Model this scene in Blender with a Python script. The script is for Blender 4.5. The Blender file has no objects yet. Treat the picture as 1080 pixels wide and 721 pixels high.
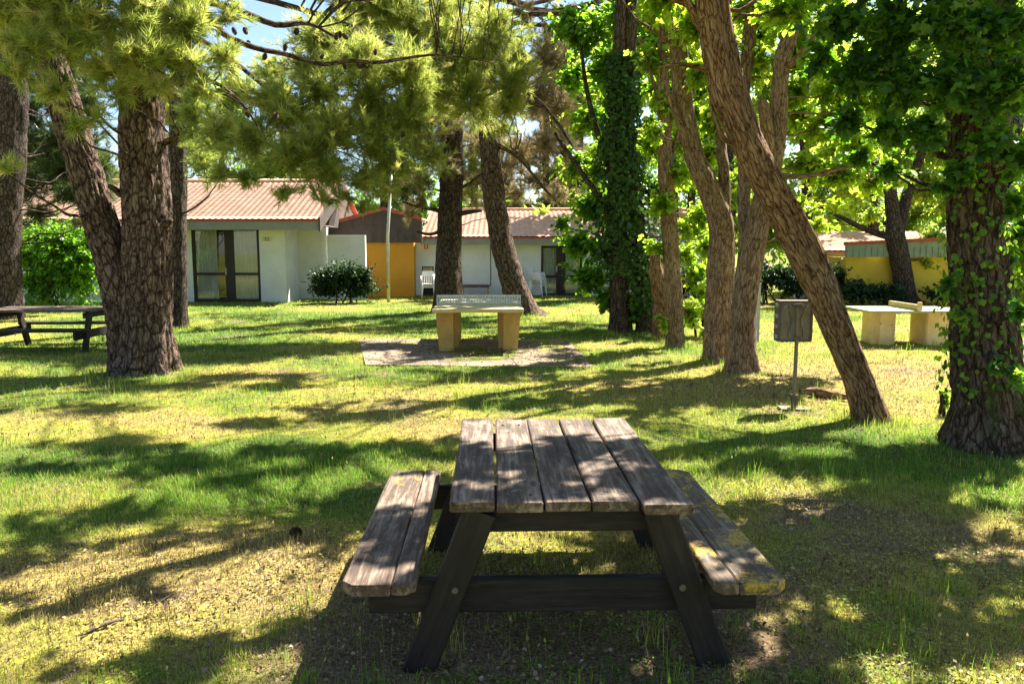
import bpy, bmesh, math, random
import numpy as np
from mathutils import Vector, Matrix, noise
PI = math.pi
C = bpy.context.scene.collection
SC = bpy.context.scene
CAMH = 1.75; F = 812.0; PITCH = math.atan(95.5/F)
cP, sP = math.cos(PITCH), math.sin(PITCH)
SUN_AZ, SUN_EL = math.radians(41), math.radians(53)
SUN = Vector((math.sin(SUN_AZ)*math.cos(SUN_EL), math.cos(SUN_AZ)*math.cos(SUN_EL), math.sin(SUN_EL)))

def ray(px, py):
    u = (px-540)/F; v = (360.5-py)/F
    return Vector((u, cP+v*sP, -sP+v*cP))
def gnd(px, py, z=0.0):
    d = ray(px, py); t = (z-CAMH)/d.z
    return Vector((d.x*t, d.y*t, z))
def at(px, py, Y):
    d = ray(px, py); t = Y/d.y
    return Vector((d.x*t, Y, CAMH+d.z*t))
def mpp(Y): return Y/F

# ---------------------------------------------------------------- object bookkeeping
def tag(o, label=None, cat=None, group=None, kind=None):
    if label: o['label'] = label
    if cat: o['category'] = cat
    if group: o['group'] = group
    if kind: o['kind'] = kind
    return o
def thing(name, label, cat, loc=(0,0,0), rz=0, group=None):
    o = bpy.data.objects.new(name, None); C.objects.link(o)
    o.location = loc; o.rotation_euler = (0,0,rz); o.empty_display_size = .2
    return tag(o, label, cat, group)
def link(name, me, mats, parent=None):
    o = bpy.data.objects.new(name, me); C.objects.link(o)
    for m in (mats if isinstance(mats, (list,tuple)) else [mats]): me.materials.append(m)
    if parent is not None: o.parent = parent
    return o
def bmobj(name, bm, mats, parent=None, smooth=False):
    me = bpy.data.meshes.new(name); bm.normal_update(); bm.to_mesh(me); bm.free()
    if smooth:
        for p in me.polygons: p.use_smooth = True
    return link(name, me, mats, parent)
def copy_tree(o, parent=None):
    c = o.copy(); C.objects.link(c); c.parent = parent
    for ch in [x for x in o.children]: copy_tree(ch, c)
    return c
def box(bm, x0, y0, z0, x1, y1, z1, mat=0, M=None):
    vs = [bm.verts.new((x,y,z)) for x in (x0,x1) for y in (y0,y1) for z in (z0,z1)]
    if M is not None:
        for v in vs: v.co = M @ v.co
    for f in ((0,1,3,2),(4,6,7,5),(0,4,5,1),(2,3,7,6),(0,2,6,4),(1,5,7,3)):
        fc = bm.faces.new([vs[i] for i in f]); fc.material_index = mat
    return vs
def boxobj(name, a, b, mat, parent=None, bev=0.0):
    bm = bmesh.new(); box(bm, min(a[0],b[0]),min(a[1],b[1]),min(a[2],b[2]),max(a[0],b[0]),max(a[1],b[1]),max(a[2],b[2]))
    if bev: bmesh.ops.bevel(bm, geom=bm.edges[:], offset=bev, segments=2, affect='EDGES', profile=.7)
    return bmobj(name, bm, mat, parent)
def prism(bm, poly, d, mat=0):
    """poly: list of Vector (closed planar outline), extruded by vector d"""
    a = [bm.verts.new(p) for p in poly]; b = [bm.verts.new(Vector(p)+Vector(d)) for p in poly]
    n = len(a); fs = [bm.faces.new(a), bm.faces.new(b[::-1])]
    for i in range(n): fs.append(bm.faces.new((a[i], b[i], b[(i+1)%n], a[(i+1)%n])))
    for f in fs: f.material_index = mat
    bmesh.ops.recalc_face_normals(bm, faces=fs)
def tube(bm, pts, rad, n=8, mat=0, cap=True):
    pts = [Vector(p) for p in pts]; rings = []
    for i, p in enumerate(pts):
        t = (pts[min(i+1,len(pts)-1)]-pts[max(i-1,0)]).normalized()
        ref = Vector((0,0,1)) if abs(t.z) < .9 else Vector((1,0,0))
        a = t.cross(ref).normalized(); b = t.cross(a)
        r = rad[i] if isinstance(rad,(list,tuple)) else rad
        rings.append([bm.verts.new(p+(a*math.cos(2*PI*k/n)+b*math.sin(2*PI*k/n))*r) for k in range(n)])
    for i in range(len(rings)-1):
        for k in range(n):
            f = bm.faces.new((rings[i][k], rings[i][(k+1)%n], rings[i+1][(k+1)%n], rings[i+1][k])); f.smooth = True; f.material_index = mat
    if cap:
        bm.faces.new(rings[0][::-1]).material_index = mat; bm.faces.new(rings[-1]).material_index = mat

# ---------------------------------------------------------------- materials
def mat(name):
    m = bpy.data.materials.new(name); m.use_nodes = True
    nt = m.node_tree; nt.nodes.clear()
    out = nt.nodes.new('ShaderNodeOutputMaterial')
    return m, nt, out
def N(nt, typ, **kw):
    n = nt.nodes.new(typ)
    for k, v in kw.items():
        if k in n.inputs: n.inputs[k].default_value = v
        else: setattr(n, k, v)
    return n
def ramp(nt, fac, stops, interp='LINEAR'):
    r = nt.nodes.new('ShaderNodeValToRGB'); r.color_ramp.interpolation = interp
    e = r.color_ramp.elements
    while len(e) < len(stops): e.new(.5)
    for i, (p, c) in enumerate(stops):
        e[i].position = p; e[i].color = (c[0], c[1], c[2], 1) if not isinstance(c, (int,float)) else (c,c,c,1)
    nt.links.new(fac, r.inputs[0]); return r
def mapping(nt, src, scale):
    mp = nt.nodes.new('ShaderNodeMapping'); mp.inputs['Scale'].default_value = scale
    nt.links.new(src, mp.inputs[0]); return mp.outputs[0]
def noise_n(nt, vec, scale, detail=4, rough=.6, dist=0):
    n = N(nt, 'ShaderNodeTexNoise', Scale=scale, Detail=detail, Roughness=rough, Distortion=dist)
    nt.links.new(vec, n.inputs['Vector']); return n.outputs['Fac']
def mixc(nt, fac, a, b, typ='MIX'):
    m = nt.nodes.new('ShaderNodeMix'); m.data_type = 'RGBA'; m.blend_type = typ
    for s, v in ((0,fac),(6,a),(7,b)):
        if hasattr(v, 'is_linked') or hasattr(v,'links'): nt.links.new(v, m.inputs[s])
        elif s == 0: m.inputs[0].default_value = v
        else: m.inputs[s].default_value = (*v, 1)
    return m.outputs[2]
def math_n(nt, op, a, b=None):
    m = nt.nodes.new('ShaderNodeMath'); m.operation = op
    for i, v in enumerate((a,b)):
        if v is None: continue
        if isinstance(v,(int,float)): m.inputs[i].default_value = v
        else: nt.links.new(v, m.inputs[i])
    return m.outputs[0]
def finish(nt, out, col, rough=.8, bump=None, bstr=.5, bdist=.01, spec=.3, metal=0, **kw):
    p = N(nt, 'ShaderNodeBsdfPrincipled', Metallic=metal)
    p.inputs['Specular IOR Level'].default_value = spec
    if isinstance(col, tuple): p.inputs['Base Color'].default_value = (*col,1)
    else: nt.links.new(col, p.inputs['Base Color'])
    if isinstance(rough,(int,float)): p.inputs['Roughness'].default_value = rough
    else: nt.links.new(rough, p.inputs['Roughness'])
    if bump is not None:
        b = N(nt, 'ShaderNodeBump', Strength=bstr, Distance=bdist); nt.links.new(bump, b.inputs['Height'])
        nt.links.new(b.outputs[0], p.inputs['Normal'])
    nt.links.new(p.outputs[0], out.inputs[0]); return p
def obc(nt): return nt.nodes.new('ShaderNodeTexCoord').outputs['Object']

def m_simple(name, c, c2=None, scale=6, rough=.75, bstr=.12, bdist=.002, metal=0, spec=.3, fine=40):
    m, nt, out = mat(name); co = obc(nt)
    n = noise_n(nt, co, scale, 6, .65); n2 = noise_n(nt, co, fine, 3, .6)
    c2 = c2 or tuple(x*.72 for x in c)
    col = ramp(nt, n, [(.3, c2), (.65, c)]).outputs[0]
    finish(nt, out, col, rough, n2, bstr, bdist, spec, metal); return m
def m_wood(name, dark, mid, light, lichen=0.0, grain=38, lscale=3.2):
    m, nt, out = mat(name); co = obc(nt)
    info = nt.nodes.new('ShaderNodeObjectInfo')
    off = nt.nodes.new('ShaderNodeVectorMath'); off.operation = 'ADD'
    nt.links.new(co, off.inputs[0])
    cmb = nt.nodes.new('ShaderNodeCombineXYZ'); r = math_n(nt, 'MULTIPLY', info.outputs['Random'], 37.0)
    for i in range(3): nt.links.new(r, cmb.inputs[i])
    nt.links.new(cmb.outputs[0], off.inputs[1]); co = off.outputs[0]
    g = noise_n(nt, mapping(nt, co, (grain, 2.6, grain)), 1.0, 5, .7, .5)
    g2 = noise_n(nt, mapping(nt, co, (grain*3.2, 6.0, grain*3.2)), 1.0, 3, .6, .2)
    big = noise_n(nt, mapping(nt, co, (9, 3.5, 9)), 1.0, 4, .6)
    s = math_n(nt, 'ADD', math_n(nt,'MULTIPLY', g, .6), math_n(nt,'MULTIPLY', big, .4))
    col = ramp(nt, s, [(.34, dark), (.5, mid), (.66, light)]).outputs[0]
    crack = ramp(nt, g, [(.30, 1.0), (.36, 0.0)]).outputs[0]
    col = mixc(nt, crack, col, tuple(x*.25 for x in dark))
    # knots
    v = N(nt, 'ShaderNodeTexVoronoi', Scale=1.0); nt.links.new(mapping(nt, co, (7, 2.2, 7)), v.inputs['Vector'])
    kn = ramp(nt, v.outputs['Distance'], [(.07, 1.0), (.13, 0.0)]).outputs[0]
    col = mixc(nt, math_n(nt,'MULTIPLY',kn,.75), col, tuple(x*.5 for x in dark))
    if lichen:
        ln = noise_n(nt, mapping(nt, co, (1,1,1)), lscale, 6, .75)
        lf = noise_n(nt, co, 70, 3, .7)
        msk = ramp(nt, math_n(nt,'ADD',ln, math_n(nt,'MULTIPLY',lf,.22)), [(.80-lichen, 0.0),(.87-lichen, 1.0)]).outputs[0]
        lc = ramp(nt, lf, [(.35,(.28,.17,.02)),(.65,(.62,.40,.03))]).outputs[0]
        col = mixc(nt, math_n(nt,'MULTIPLY',msk,.8), col, lc)
        gl = noise_n(nt, co, 9, 6, .8)
        col = mixc(nt, ramp(nt, gl, [(.56,0.0),(.66,.55)]).outputs[0], col, (.20,.21,.15))
    h = math_n(nt, 'ADD', g, math_n(nt,'MULTIPLY', g2, .35))
    finish(nt, out, col, .72, h, .9, .006, .35); return m
def m_bark(name, furrow, mid, light, cell=(16,16,2.8), bstr=1.0, bdist=.03, moss=0.0, mossc=(.10,.13,.02), plates=0, pz=.36):
    """interlaced ridges: furrows run where a stretched noise crosses its middle value"""
    m, nt, out = mat(name)
    a = N(nt, 'ShaderNodeAttribute', attribute_name='bark'); co = a.outputs['Vector']
    def ridge(k, det, w):
        n = noise_n(nt, mapping(nt, co, tuple(c*k for c in cell)), 1.0, det, .55, .35)
        return ramp(nt, math_n(nt,'ABSOLUTE', math_n(nt,'SUBTRACT', n, .5)), [(0.0,0.0),(w*.35,.35),(w,1.0)]).outputs[0]
    r1 = ridge(1.0, 2, .085); r2 = ridge(2.3, 3, .09); r3 = ridge(5.5, 3, .12)
    if plates:
        nz = N(nt, 'ShaderNodeTexNoise', Scale=9.0, Detail=4.0); nt.links.new(co, nz.inputs['Vector'])
        vm = nt.nodes.new('ShaderNodeVectorMath'); vm.operation='MULTIPLY_ADD'
        nt.links.new(nz.outputs['Color'], vm.inputs[0]); vm.inputs[1].default_value = (.07,.07,.16); nt.links.new(co, vm.inputs[2])
        v = N(nt, 'ShaderNodeTexVoronoi', feature='DISTANCE_TO_EDGE', Scale=1.0, Randomness=1.0)
        nt.links.new(mapping(nt, vm.outputs[0], (plates,plates,plates*pz)), v.inputs['Vector'])
        r1 = math_n(nt,'MULTIPLY', ramp(nt, v.outputs['Distance'], [(.01,0.0),(.07,.7),(.2,1.0)]).outputs[0], math_n(nt,'ADD',math_n(nt,'MULTIPLY',r1,.45),.55))
    fib = noise_n(nt, mapping(nt, co, (70,70,16)), 1.0, 5, .75)
    plate = noise_n(nt, mapping(nt, co, (14,14,7)), 1.0, 2, .5)
    h = math_n(nt,'ADD', math_n(nt,'ADD', math_n(nt,'MULTIPLY',r1,.55), math_n(nt,'MULTIPLY',r2,.28)), math_n(nt,'ADD', math_n(nt,'MULTIPLY',r3,.12), math_n(nt,'MULTIPLY',fib,.22)))
    big = noise_n(nt, co, 2.2, 4, .6)
    col = ramp(nt, h, [(.22, furrow), (.62, mid), (1.0, light)]).outputs[0]
    col = mixc(nt, .55, col, ramp(nt, plate, [(.35,(.62,.55,.50)),(.65,(1.0,1.0,1.0))]).outputs[0], 'MULTIPLY')
    col = mixc(nt, .5, col, ramp(nt, big, [(.35,(.6,.55,.52)),(.65,(1.0,1.0,1.0))]).outputs[0], 'MULTIPLY')
    if moss:
        mm = noise_n(nt, mapping(nt, co, (3,3,.7)), 1.0, 6, .75)
        col = mixc(nt, ramp(nt, mm, [(.66-moss,0.0),(.74-moss,.8)]).outputs[0], col, mossc)
    finish(nt, out, col, .9, h, bstr, bdist, .15); return m
def m_leaf(name, stops, tstops, trans=.5, rough=.45, spec=.4, attr='var'):
    """stops: ramp over the per-leaf random value"""
    m, nt, out = mat(name)
    a = N(nt, 'ShaderNodeAttribute', attribute_name=attr)
    sep = nt.nodes.new('ShaderNodeSeparateXYZ'); nt.links.new(a.outputs['Vector'], sep.inputs[0])
    c1 = ramp(nt, sep.outputs[0], stops).outputs[0]; c2 = ramp(nt, sep.outputs[0], tstops).outputs[0]
    p = N(nt, 'ShaderNodeBsdfPrincipled', Roughness=rough); p.inputs['Specular IOR Level'].default_value = spec
    nt.links.new(c1, p.inputs['Base Color'])
    t = nt.nodes.new('ShaderNodeBsdfTranslucent'); nt.links.new(c2, t.inputs[0])
    mx = nt.nodes.new('ShaderNodeMixShader'); mx.inputs[0].default_value = trans
    nt.links.new(p.outputs[0], mx.inputs[1]); nt.links.new(t.outputs[0], mx.inputs[2])
    nt.links.new(mx.outputs[0], out.inputs[0]); return m

# ---------------------------------------------------------------- numpy noise
def _h(ix, iy, s):
    n = (ix.astype(np.int64)*374761393 + iy.astype(np.int64)*668265263 + s*974711) & 0x7fffffff
    n = ((n ^ (n >> 13))*1274126177) & 0x7fffffff
    n = n ^ (n >> 16)
    return (n & 0xffff)/65535.0
def vnoise(x, y, s=0):
    ix, iy = np.floor(x), np.floor(y); fx, fy = x-ix, y-iy
    fx = fx*fx*(3-2*fx); fy = fy*fy*(3-2*fy)
    a = _h(ix,iy,s); b = _h(ix+1,iy,s); c = _h(ix,iy+1,s); d = _h(ix+1,iy+1,s)
    return (a*(1-fx)+b*fx)*(1-fy)+(c*(1-fx)+d*fx)*fy
def fbm(x, y, s=0, o=4):
    x = np.asarray(x, float); y = np.asarray(y, float)
    r = 0; amp = .5; t = 0
    for i in range(o):
        r = r+amp*vnoise(x*2**i+17.3*i, y*2**i-9.1*i, s+i); t += amp; amp *= .55
    return r/t

# ---------------------------------------------------------------- numpy mesh builder
class NB:
    def __init__(s): s.v=[]; s.f=[]; s.m=[]; s.a=[]; s.n=0
    def add(s, verts, faces, mat=0, var=None):
        """verts (n,3), faces (m,k), var (n,3)"""
        s.v.append(verts.astype(np.float32)); s.f.append((faces+s.n).astype(np.int32)); s.m.append(np.full(len(faces), mat, np.int32))
        s.a.append(np.zeros((len(verts),3),np.float32) if var is None else var.astype(np.float32)); s.n += len(verts)
    def inst(s, tv, tf, org, fr, sc, mat=0, var=None):
        """template verts (k,3), faces (m,f); origins (n,3); frames (n,3,3) columns = axes; sc (n,) or (n,3)"""
        n, k = len(org), len(tv)
        if n == 0: return
        sc = np.asarray(sc); sc = sc[:,None]*np.ones(3) if sc.ndim == 1 else sc
        loc = tv[None]*sc[:,None,:]
        w = np.einsum('nij,nkj->nki', fr, loc)+org[:,None,:]
        f = (tf[None]+(np.arange(n)*k)[:,None,None]).reshape(-1, tf.shape[1])
        va = None if var is None else np.repeat(var, k, axis=0)
        s.add(w.reshape(-1,3), f, mat, va)
    def twigs(s, a, b, ra, rb, mat=1, sag=None):
        """straight 3-sided prisms from a to b"""
        n = len(a)
        if n == 0: return
        d = b-a; d = d/(np.linalg.norm(d,axis=1)[:,None]+1e-9)
        ref = np.where(np.abs(d[:,2:3])<.9, np.array([[0,0,1.]]), np.array([[1.,0,0]]))
        u = np.cross(d, ref); u /= np.linalg.norm(u,axis=1)[:,None]; w = np.cross(d,u)
        vs = []
        for p, r in ((a,ra),(b,rb)):
            for k in range(3):
                t = 2*PI*k/3; vs.append(p+(u*math.cos(t)+w*math.sin(t))*np.asarray(r).reshape(-1,1))
        v = np.stack(vs,1).reshape(-1,3)
        f = np.array([[0,1,4,3],[1,2,5,4],[2,0,3,5]])
        f = (f[None]+(np.arange(n)*6)[:,None,None]).reshape(-1,4)
        s.add(v, f, mat)
    def build(s, name, mats, parent=None, origin=(0,0,0), smooth=False):
        v = np.concatenate(s.v)-np.asarray(origin,np.float32); me = bpy.data.meshes.new(name)
        me.vertices.add(len(v)); me.vertices.foreach_set('co', v.ravel())
        loops = np.concatenate([f.ravel() for f in s.f]); tot = np.concatenate([np.full(len(f), f.shape[1], np.int32) for f in s.f])
        me.loops.add(len(loops)); me.loops.foreach_set('vertex_index', loops)
        st = np.concatenate([[0], np.cumsum(tot)[:-1]]).astype(np.int32)
        me.polygons.add(len(tot)); me.polygons.foreach_set('loop_start', st); me.polygons.foreach_set('loop_total', tot)
        me.polygons.foreach_set('material_index', np.concatenate(s.m))
        if smooth: me.polygons.foreach_set('use_smooth', np.ones(len(tot), bool))
        at_ = me.attributes.new('var','FLOAT_VECTOR','POINT'); at_.data.foreach_set('vector', np.concatenate(s.a).ravel())
        me.update(calc_edges=True)
        return link(name, me, mats, parent)
def unit(v): return v/(np.linalg.norm(v,axis=-1,keepdims=True)+1e-9)
def frames(ydir, zhint):
    y = unit(ydir); x = unit(np.cross(y, zhint)); z = np.cross(x, y)
    return np.stack([x,y,z], axis=2)
def rdir(rng, n): return unit(rng.normal(size=(n,3)))

LEAF_POP = (np.array([[0,0,0],[.36,.30,.05],[.30,.62,.06],[0,1,-.06],[-.30,.62,.06],[-.36,.30,.05]]), np.array([[0,1,2,3],[0,3,4,5]]))
LEAF_OVAL = (np.array([[0,0,0],[.22,.45,.05],[0,1,-.05],[-.22,.45,.05]]), np.array([[0,1,2],[0,2,3]]))
_mp = [(0,0),(.22,-.04),(.5,.12),(.36,.28),(.56,.58),(.26,.56),(.16,.72),(0,1.0)]
_mv = [(x,y,.10*abs(x)) for x,y in _mp]+[(-x,y,.10*abs(x)) for x,y in _mp[1:-1]]
LEAF_MAP = (np.array(_mv+[(0,.45,0)]), np.array([[14,i,(i+1)] for i in range(7)]+[[14,7,13]]+[[14,13-j,13-j-1] for j in range(5)]+[[14,8,0]]))
# ---------------------------------------------------------------- trunks
def smooth_path(pts, step):
    """pts: list of (Vector, r). Catmull-Rom resample"""
    P = [Vector(p) for p,_ in pts]; R = [r for _,r in pts]; out = []
    for i in range(len(P)-1):
        p0 = P[max(i-1,0)]; p1 = P[i]; p2 = P[i+1]; p3 = P[min(i+2,len(P)-1)]
        n = max(2, int((p2-p1).length/step))
        for k in range(n):
            t = k/n
            q = .5*((2*p1)+(p2-p0)*t+(2*p0-5*p1+4*p2-p3)*t*t+(-p0+3*p1-3*p2+p3)*t**3)
            out.append((q, R[i]*(1-t)+R[i+1]*t))
    out.append((P[-1], R[-1])); return out
def woody(nb, pts, seg=24, step=.1, amp=.012, freq=(7,1.6), seed=0, flare=0.0, lobes=5, mat=0, barks=None, lump=.05):
    path = smooth_path(pts, step); n = len(path); s = 0.0
    rngs = random.Random(seed); ph = rngs.random()*6.28
    V = []; B = []
    prev_a = None
    for i, (p, r) in enumerate(path):
        t = (path[min(i+1,n-1)][0]-path[max(i-1,0)][0]).normalized()
        if prev_a is None:
            a = t.cross(Vector((0,1,0)) if abs(t.y) < .9 else Vector((1,0,0))).normalized()
        else: a = (prev_a-t*prev_a.dot(t)).normalized()
        prev_a = a; b = t.cross(a)
        if i: s += (p-path[i-1][0]).length
        for k in range(seg):
            th = 2*PI*k/seg; c, sn = math.cos(th), math.sin(th)
            bc = Vector((c*r, sn*r, s)); q = Vector((c*r*freq[0]+seed*3.1, sn*r*freq[0], s*freq[1]))
            d = 0.0
            if amp:
                nz = abs(noise.noise(q))*2; nz2 = abs(noise.noise(q*2.3))*2
                d += amp*(min(nz,.45)*2-.6)+amp*.4*(nz2-.5)
            d += r*lump*noise.noise(Vector((c*1.3+seed, sn*1.3, s*1.1)))*2
            if flare:
                fz = math.exp(-s/(r*1.0+.05)); d += r*flare*fz*(.55+.45*math.cos(lobes*th+ph+noise.noise(Vector((c,sn,seed)))*2))
            V.append(p+(a*c+b*sn)*(r+d)); B.append(bc)
    V.append(path[-1][0]); B.append(Vector((0,0,s)))
    F4 = []
    for i in range(n-1):
        for k in range(seg):
            k2 = (k+1)%seg; F4.append((i*seg+k, i*seg+k2, (i+1)*seg+k2, (i+1)*seg+k))
    top = [((n-1)*seg+k, (n-1)*seg+(k+1)%seg, n*seg) for k in range(seg)]
    base = nb.n
    nb.add(np.array([tuple(v) for v in V]), np.array(F4), mat, np.array([tuple(v) for v in B]))
    nb.f.append(np.array(top, np.int32)+base); nb.m.append(np.full(seg, mat, np.int32))
    return path
def wood_obj(name, specs, mat, parent, origin, **kw):
    """specs: list of pts lists; one continuous woody mesh"""
    nb = NB(); paths = []
    for i, sp in enumerate(specs):
        k = dict(kw); 
        if i > 0: k['flare'] = 0
        k['seed'] = kw.get('seed',0)+i*7
        paths.append(woody(nb, sp, **k))
    # attribute named var is reused as the bark coordinate
    o = nb.build(name, mat, parent, origin, smooth=True)
    o.data.attributes['var'].name = 'bark'
    return o, paths

# ---------------------------------------------------------------- foliage
def clump_leaves(nb, rng, c, r, n, size, leaf, kind='broad', tint=.5, twr=.004, droop=.3):
    """one bough: twigs fanning out from the middle, leaves along them"""
    c = np.array(c, float); r = np.array(r, float)
    per = 16; m = max(3, n//per)
    d = rdir(rng, m); d[:,2] = d[:,2]*.9
    a = c+rdir(rng,m)*r*.25*rng.random((m,1))+np.array([0,0,-.12])*r
    rad = rng.random((m,1))**.45
    wob = .70+.7*np.array([[noise.noise(Vector(x*2.3+c*.9))] for x in d])+.25*rng.random((m,1))+.35*(rng.random((m,1))<.12)
    b = c+d*r*rad*wob; b[:,2] -= droop*rad[:,0]*r[2]*.4
    a = b+(a-b)*np.minimum(1, .9/(np.linalg.norm(b-a,axis=1)[:,None]+1e-6))
    if twr: nb.twigs(a, b, np.full(m,twr), np.full(m,twr*.4), 1)
    t = rng.random((m,per))**.7
    base = a[:,None]+(b-a)[:,None]*t[:,:,None]
    L = np.linalg.norm(b-a,axis=1)[:,None,None]
    jit = rdir(rng, m*per).reshape(m,per,3)*(.10*L+size*.6)*rng.random((m,per,1))
    o = (base+jit).reshape(-1,3)
    out = unit((b-a))[:,None].repeat(per,1).reshape(-1,3)
    yd = out*.5+rdir(rng,m*per)*.8+np.array([0,0,-.45])
    zh = np.array([0,0,1.0])+rdir(rng,m*per)*.75
    fr = frames(yd, zh)
    sc = size*(.45+.85*rng.random(m*per))
    rnd = np.clip(tint+.20*rng.normal(size=(m,1))+.15*rng.normal(size=(m,per)),0,1).reshape(-1)
    nb.inst(leaf[0], leaf[1], o, fr, sc, 0, np.stack([rnd, rng.random(m*per), rnd*0],1))
TUFTS = []
def make_tufts():
    rg = np.random.default_rng(5)
    for k in range(5):
        V = []; Fc = []
        for j in range(12):
            d = unit(np.array([rg.normal()*.55, 1.0, rg.normal()*.55])); base = np.array([0, rg.random()*.45, 0])
            tip = base+d*(.75+.35*rg.random()); tip[2] -= .10
            w = unit(np.cross(d, rg.normal(size=3)))*.027
            i = len(V); V += [base-w, base+w, tip]; Fc.append((i,i+1,i+2))
        TUFTS.append((np.array(V), np.array(Fc)))
make_tufts()
def clump_pine(nb, rng, c, r, n, size, tint=.5, twr=.004, droop=.2, up=.25):
    c = np.array(c, float); r = np.array(r, float)
    per = 7; m = max(3, n//per)
    d = rdir(rng, m); rad = rng.random((m,1))**.5
    wob = .70+.9*np.array([[noise.noise(Vector(x*2.6+c*.9))] for x in d])+.2*rng.random((m,1))+.45*(rng.random((m,1))<.13)
    b = c+d*r*rad*wob
    a = b-(unit(d+rdir(rng,m)*.5+np.array([0,0,.1])))*(.25+.35*rng.random((m,1)))*min(1.0, r[0]*1.6)
    nb.twigs(a, b, np.full(m,twr*1.3), np.full(m,twr*.5), 1)
    t = (np.arange(per)+.5)/per; t = np.clip(t[None]+rng.normal(size=(m,per))*.05, 0, 1.0)
    base = (a[:,None]+(b-a)[:,None]*t[:,:,None]).reshape(-1,3)
    out = unit(b-a)[:,None].repeat(per,1).reshape(-1,3)
    yd = out+rdir(rng,m*per)*.55+np.array([0,0,up])
    fr = frames(yd, rdir(rng,m*per))
    sc = size*(.5+.75*rng.random(m*per))
    rnd = np.clip(tint+.20*rng.normal(size=(m,1))+.1*rng.normal(size=(m,per)),0,1).reshape(-1)
    var = np.stack([rnd, rnd*0, rnd*0],1); which = rng.integers(0,5,m*per)
    for k in range(5):
        s = which == k; nb.inst(TUFTS[k][0], TUFTS[k][1], base[s], fr[s], sc[s], 0, var[s])

def branch_pts(p0, p1, r0, r1, rg, sag=.15, n=4):
    p0, p1 = Vector(p0), Vector(p1); L = (p1-p0).length; out = []
    for i in range(n+1):
        t = i/n; q = p0.lerp(p1, t)+Vector((0,0,-sag*L*4*t*(1-t)*.5))
        if 0 < i < n: q += Vector((rg.uniform(-1,1), rg.uniform(-1,1), rg.uniform(-1,1)))*L*.05
        out.append((q, r0*(1-t)+r1*t))
    return out
def boughs(path, clumps, rg, mat, parent, origin, name='branches', rk=.022, sag=.1, seg=7, bend=.0, minh=1.5):
    """one woody mesh joining the trunk to every clump"""
    nb = NB(); P = [p for p,_ in path]; R = [r for _,r in path]
    for (c, r) in clumps:
        c = Vector(c); best = None; bd = 1e9
        for i, p in enumerate(P):
            if p.z < minh: continue
            h = (Vector((c.x,c.y,0))-Vector((p.x,p.y,0))).length
            cost = (p-c).length+abs(p.z-(c.z-.25*h))*.9
            if cost < bd: bd = cost; best = i
        if best is None: best = len(P)-1
        p0 = P[best]; L = (c-p0).length
        r0 = min(R[best]*.55, .012+rk*L*.55)
        woody(nb, branch_pts(p0, c, r0, .010, rg, sag, 5), seg=seg, step=max(.12,L/14), amp=0, seed=rg.randint(0,99), lump=.12)
    if nb.n == 0: return None
    o = nb.build(name, mat, parent, origin, smooth=True); o.data.attributes['var'].name = 'bark'
    return o
EXPO = 2.2
GQ = 1.0
# ---------------------------------------------------------------- world, sun, camera
w = bpy.data.worlds.new("World"); SC.world = w; w.use_nodes = True
nt = w.node_tree; bg = nt.nodes['Background']
sky = nt.nodes.new('ShaderNodeTexSky'); sky.sky_type = 'NISHITA'; sky.sun_disc = False
sky.sun_elevation = SUN_EL; sky.sun_rotation = SUN_AZ; sky.dust_density = .6; sky.ozone_density = 2.0
nt.links.new(sky.outputs[0], bg.inputs[0]); bg.inputs[1].default_value = .052
sl = bpy.data.lights.new('sun', 'SUN'); sl.energy = 5.0; sl.angle = math.radians(.53); sl.color = (1, .955, .87)
so = bpy.data.objects.new('sun', sl); C.objects.link(so); so.location = (10, 12, 20)
so.rotation_euler = (-SUN).to_track_quat('-Z', 'Y').to_euler()
cam = bpy.data.cameras.new('camera'); co_ = bpy.data.objects.new('camera', cam); C.objects.link(co_)
cam.sensor_width = 36; cam.lens = 36*F/1080; cam.clip_end = 3000; cam.clip_start = .05
co_.location = (0,0,CAMH); co_.rotation_euler = (PI/2-PITCH, 0, 0); SC.camera = co_
SC.view_settings.view_transform = 'Standard'; SC.view_settings.look = 'None'; SC.view_settings.gamma = 1
SC.view_settings.exposure = EXPO
SC.cycles.max_bounces = 7; SC.cycles.diffuse_bounces = 4; SC.cycles.glossy_bounces = 2; SC.cycles.transmission_bounces = 5; SC.cycles.transparent_max_bounces = 6
SC.cycles.use_denoising = True; SC.cycles.sample_clamp_indirect = 6

# ---------------------------------------------------------------- materials
M = {}
M['wood'] = m_wood('weathered_wood', (.020,.012,.008), (.092,.058,.036), (.34,.25,.175), .04, lscale=2.6)
M['wood_lichen'] = m_wood('lichened_wood', (.028,.018,.011), (.105,.072,.045), (.31,.235,.155), .19, lscale=3.0)
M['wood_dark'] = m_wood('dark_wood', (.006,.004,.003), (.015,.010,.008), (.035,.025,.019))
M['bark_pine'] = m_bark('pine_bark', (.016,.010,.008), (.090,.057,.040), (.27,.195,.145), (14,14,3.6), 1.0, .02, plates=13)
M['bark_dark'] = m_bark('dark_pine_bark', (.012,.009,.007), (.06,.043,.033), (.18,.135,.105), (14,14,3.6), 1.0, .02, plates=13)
M['bark_tan'] = m_bark('tan_bark', (.06,.034,.018), (.24,.155,.088), (.42,.31,.20), (19,19,3.0), 1.0, .014, .03, (.17,.16,.03), plates=24, pz=.20)
M['bark_red'] = m_bark('leaning_bark', (.045,.022,.012), (.23,.125,.062), (.43,.29,.17), (17,17,2.8), 1.0, .016, .09, (.20,.18,.03), plates=22, pz=.17)
M['bark_ivy'] = m_bark('old_bark', (.022,.014,.010), (.070,.048,.032), (.20,.145,.10), (13,13,2.6), 1.0, .02, .06, (.06,.08,.02), plates=17, pz=.22)
M['twig'] = m_simple('twig', (.13,.095,.065), (.06,.04,.03), 5, .9)
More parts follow.
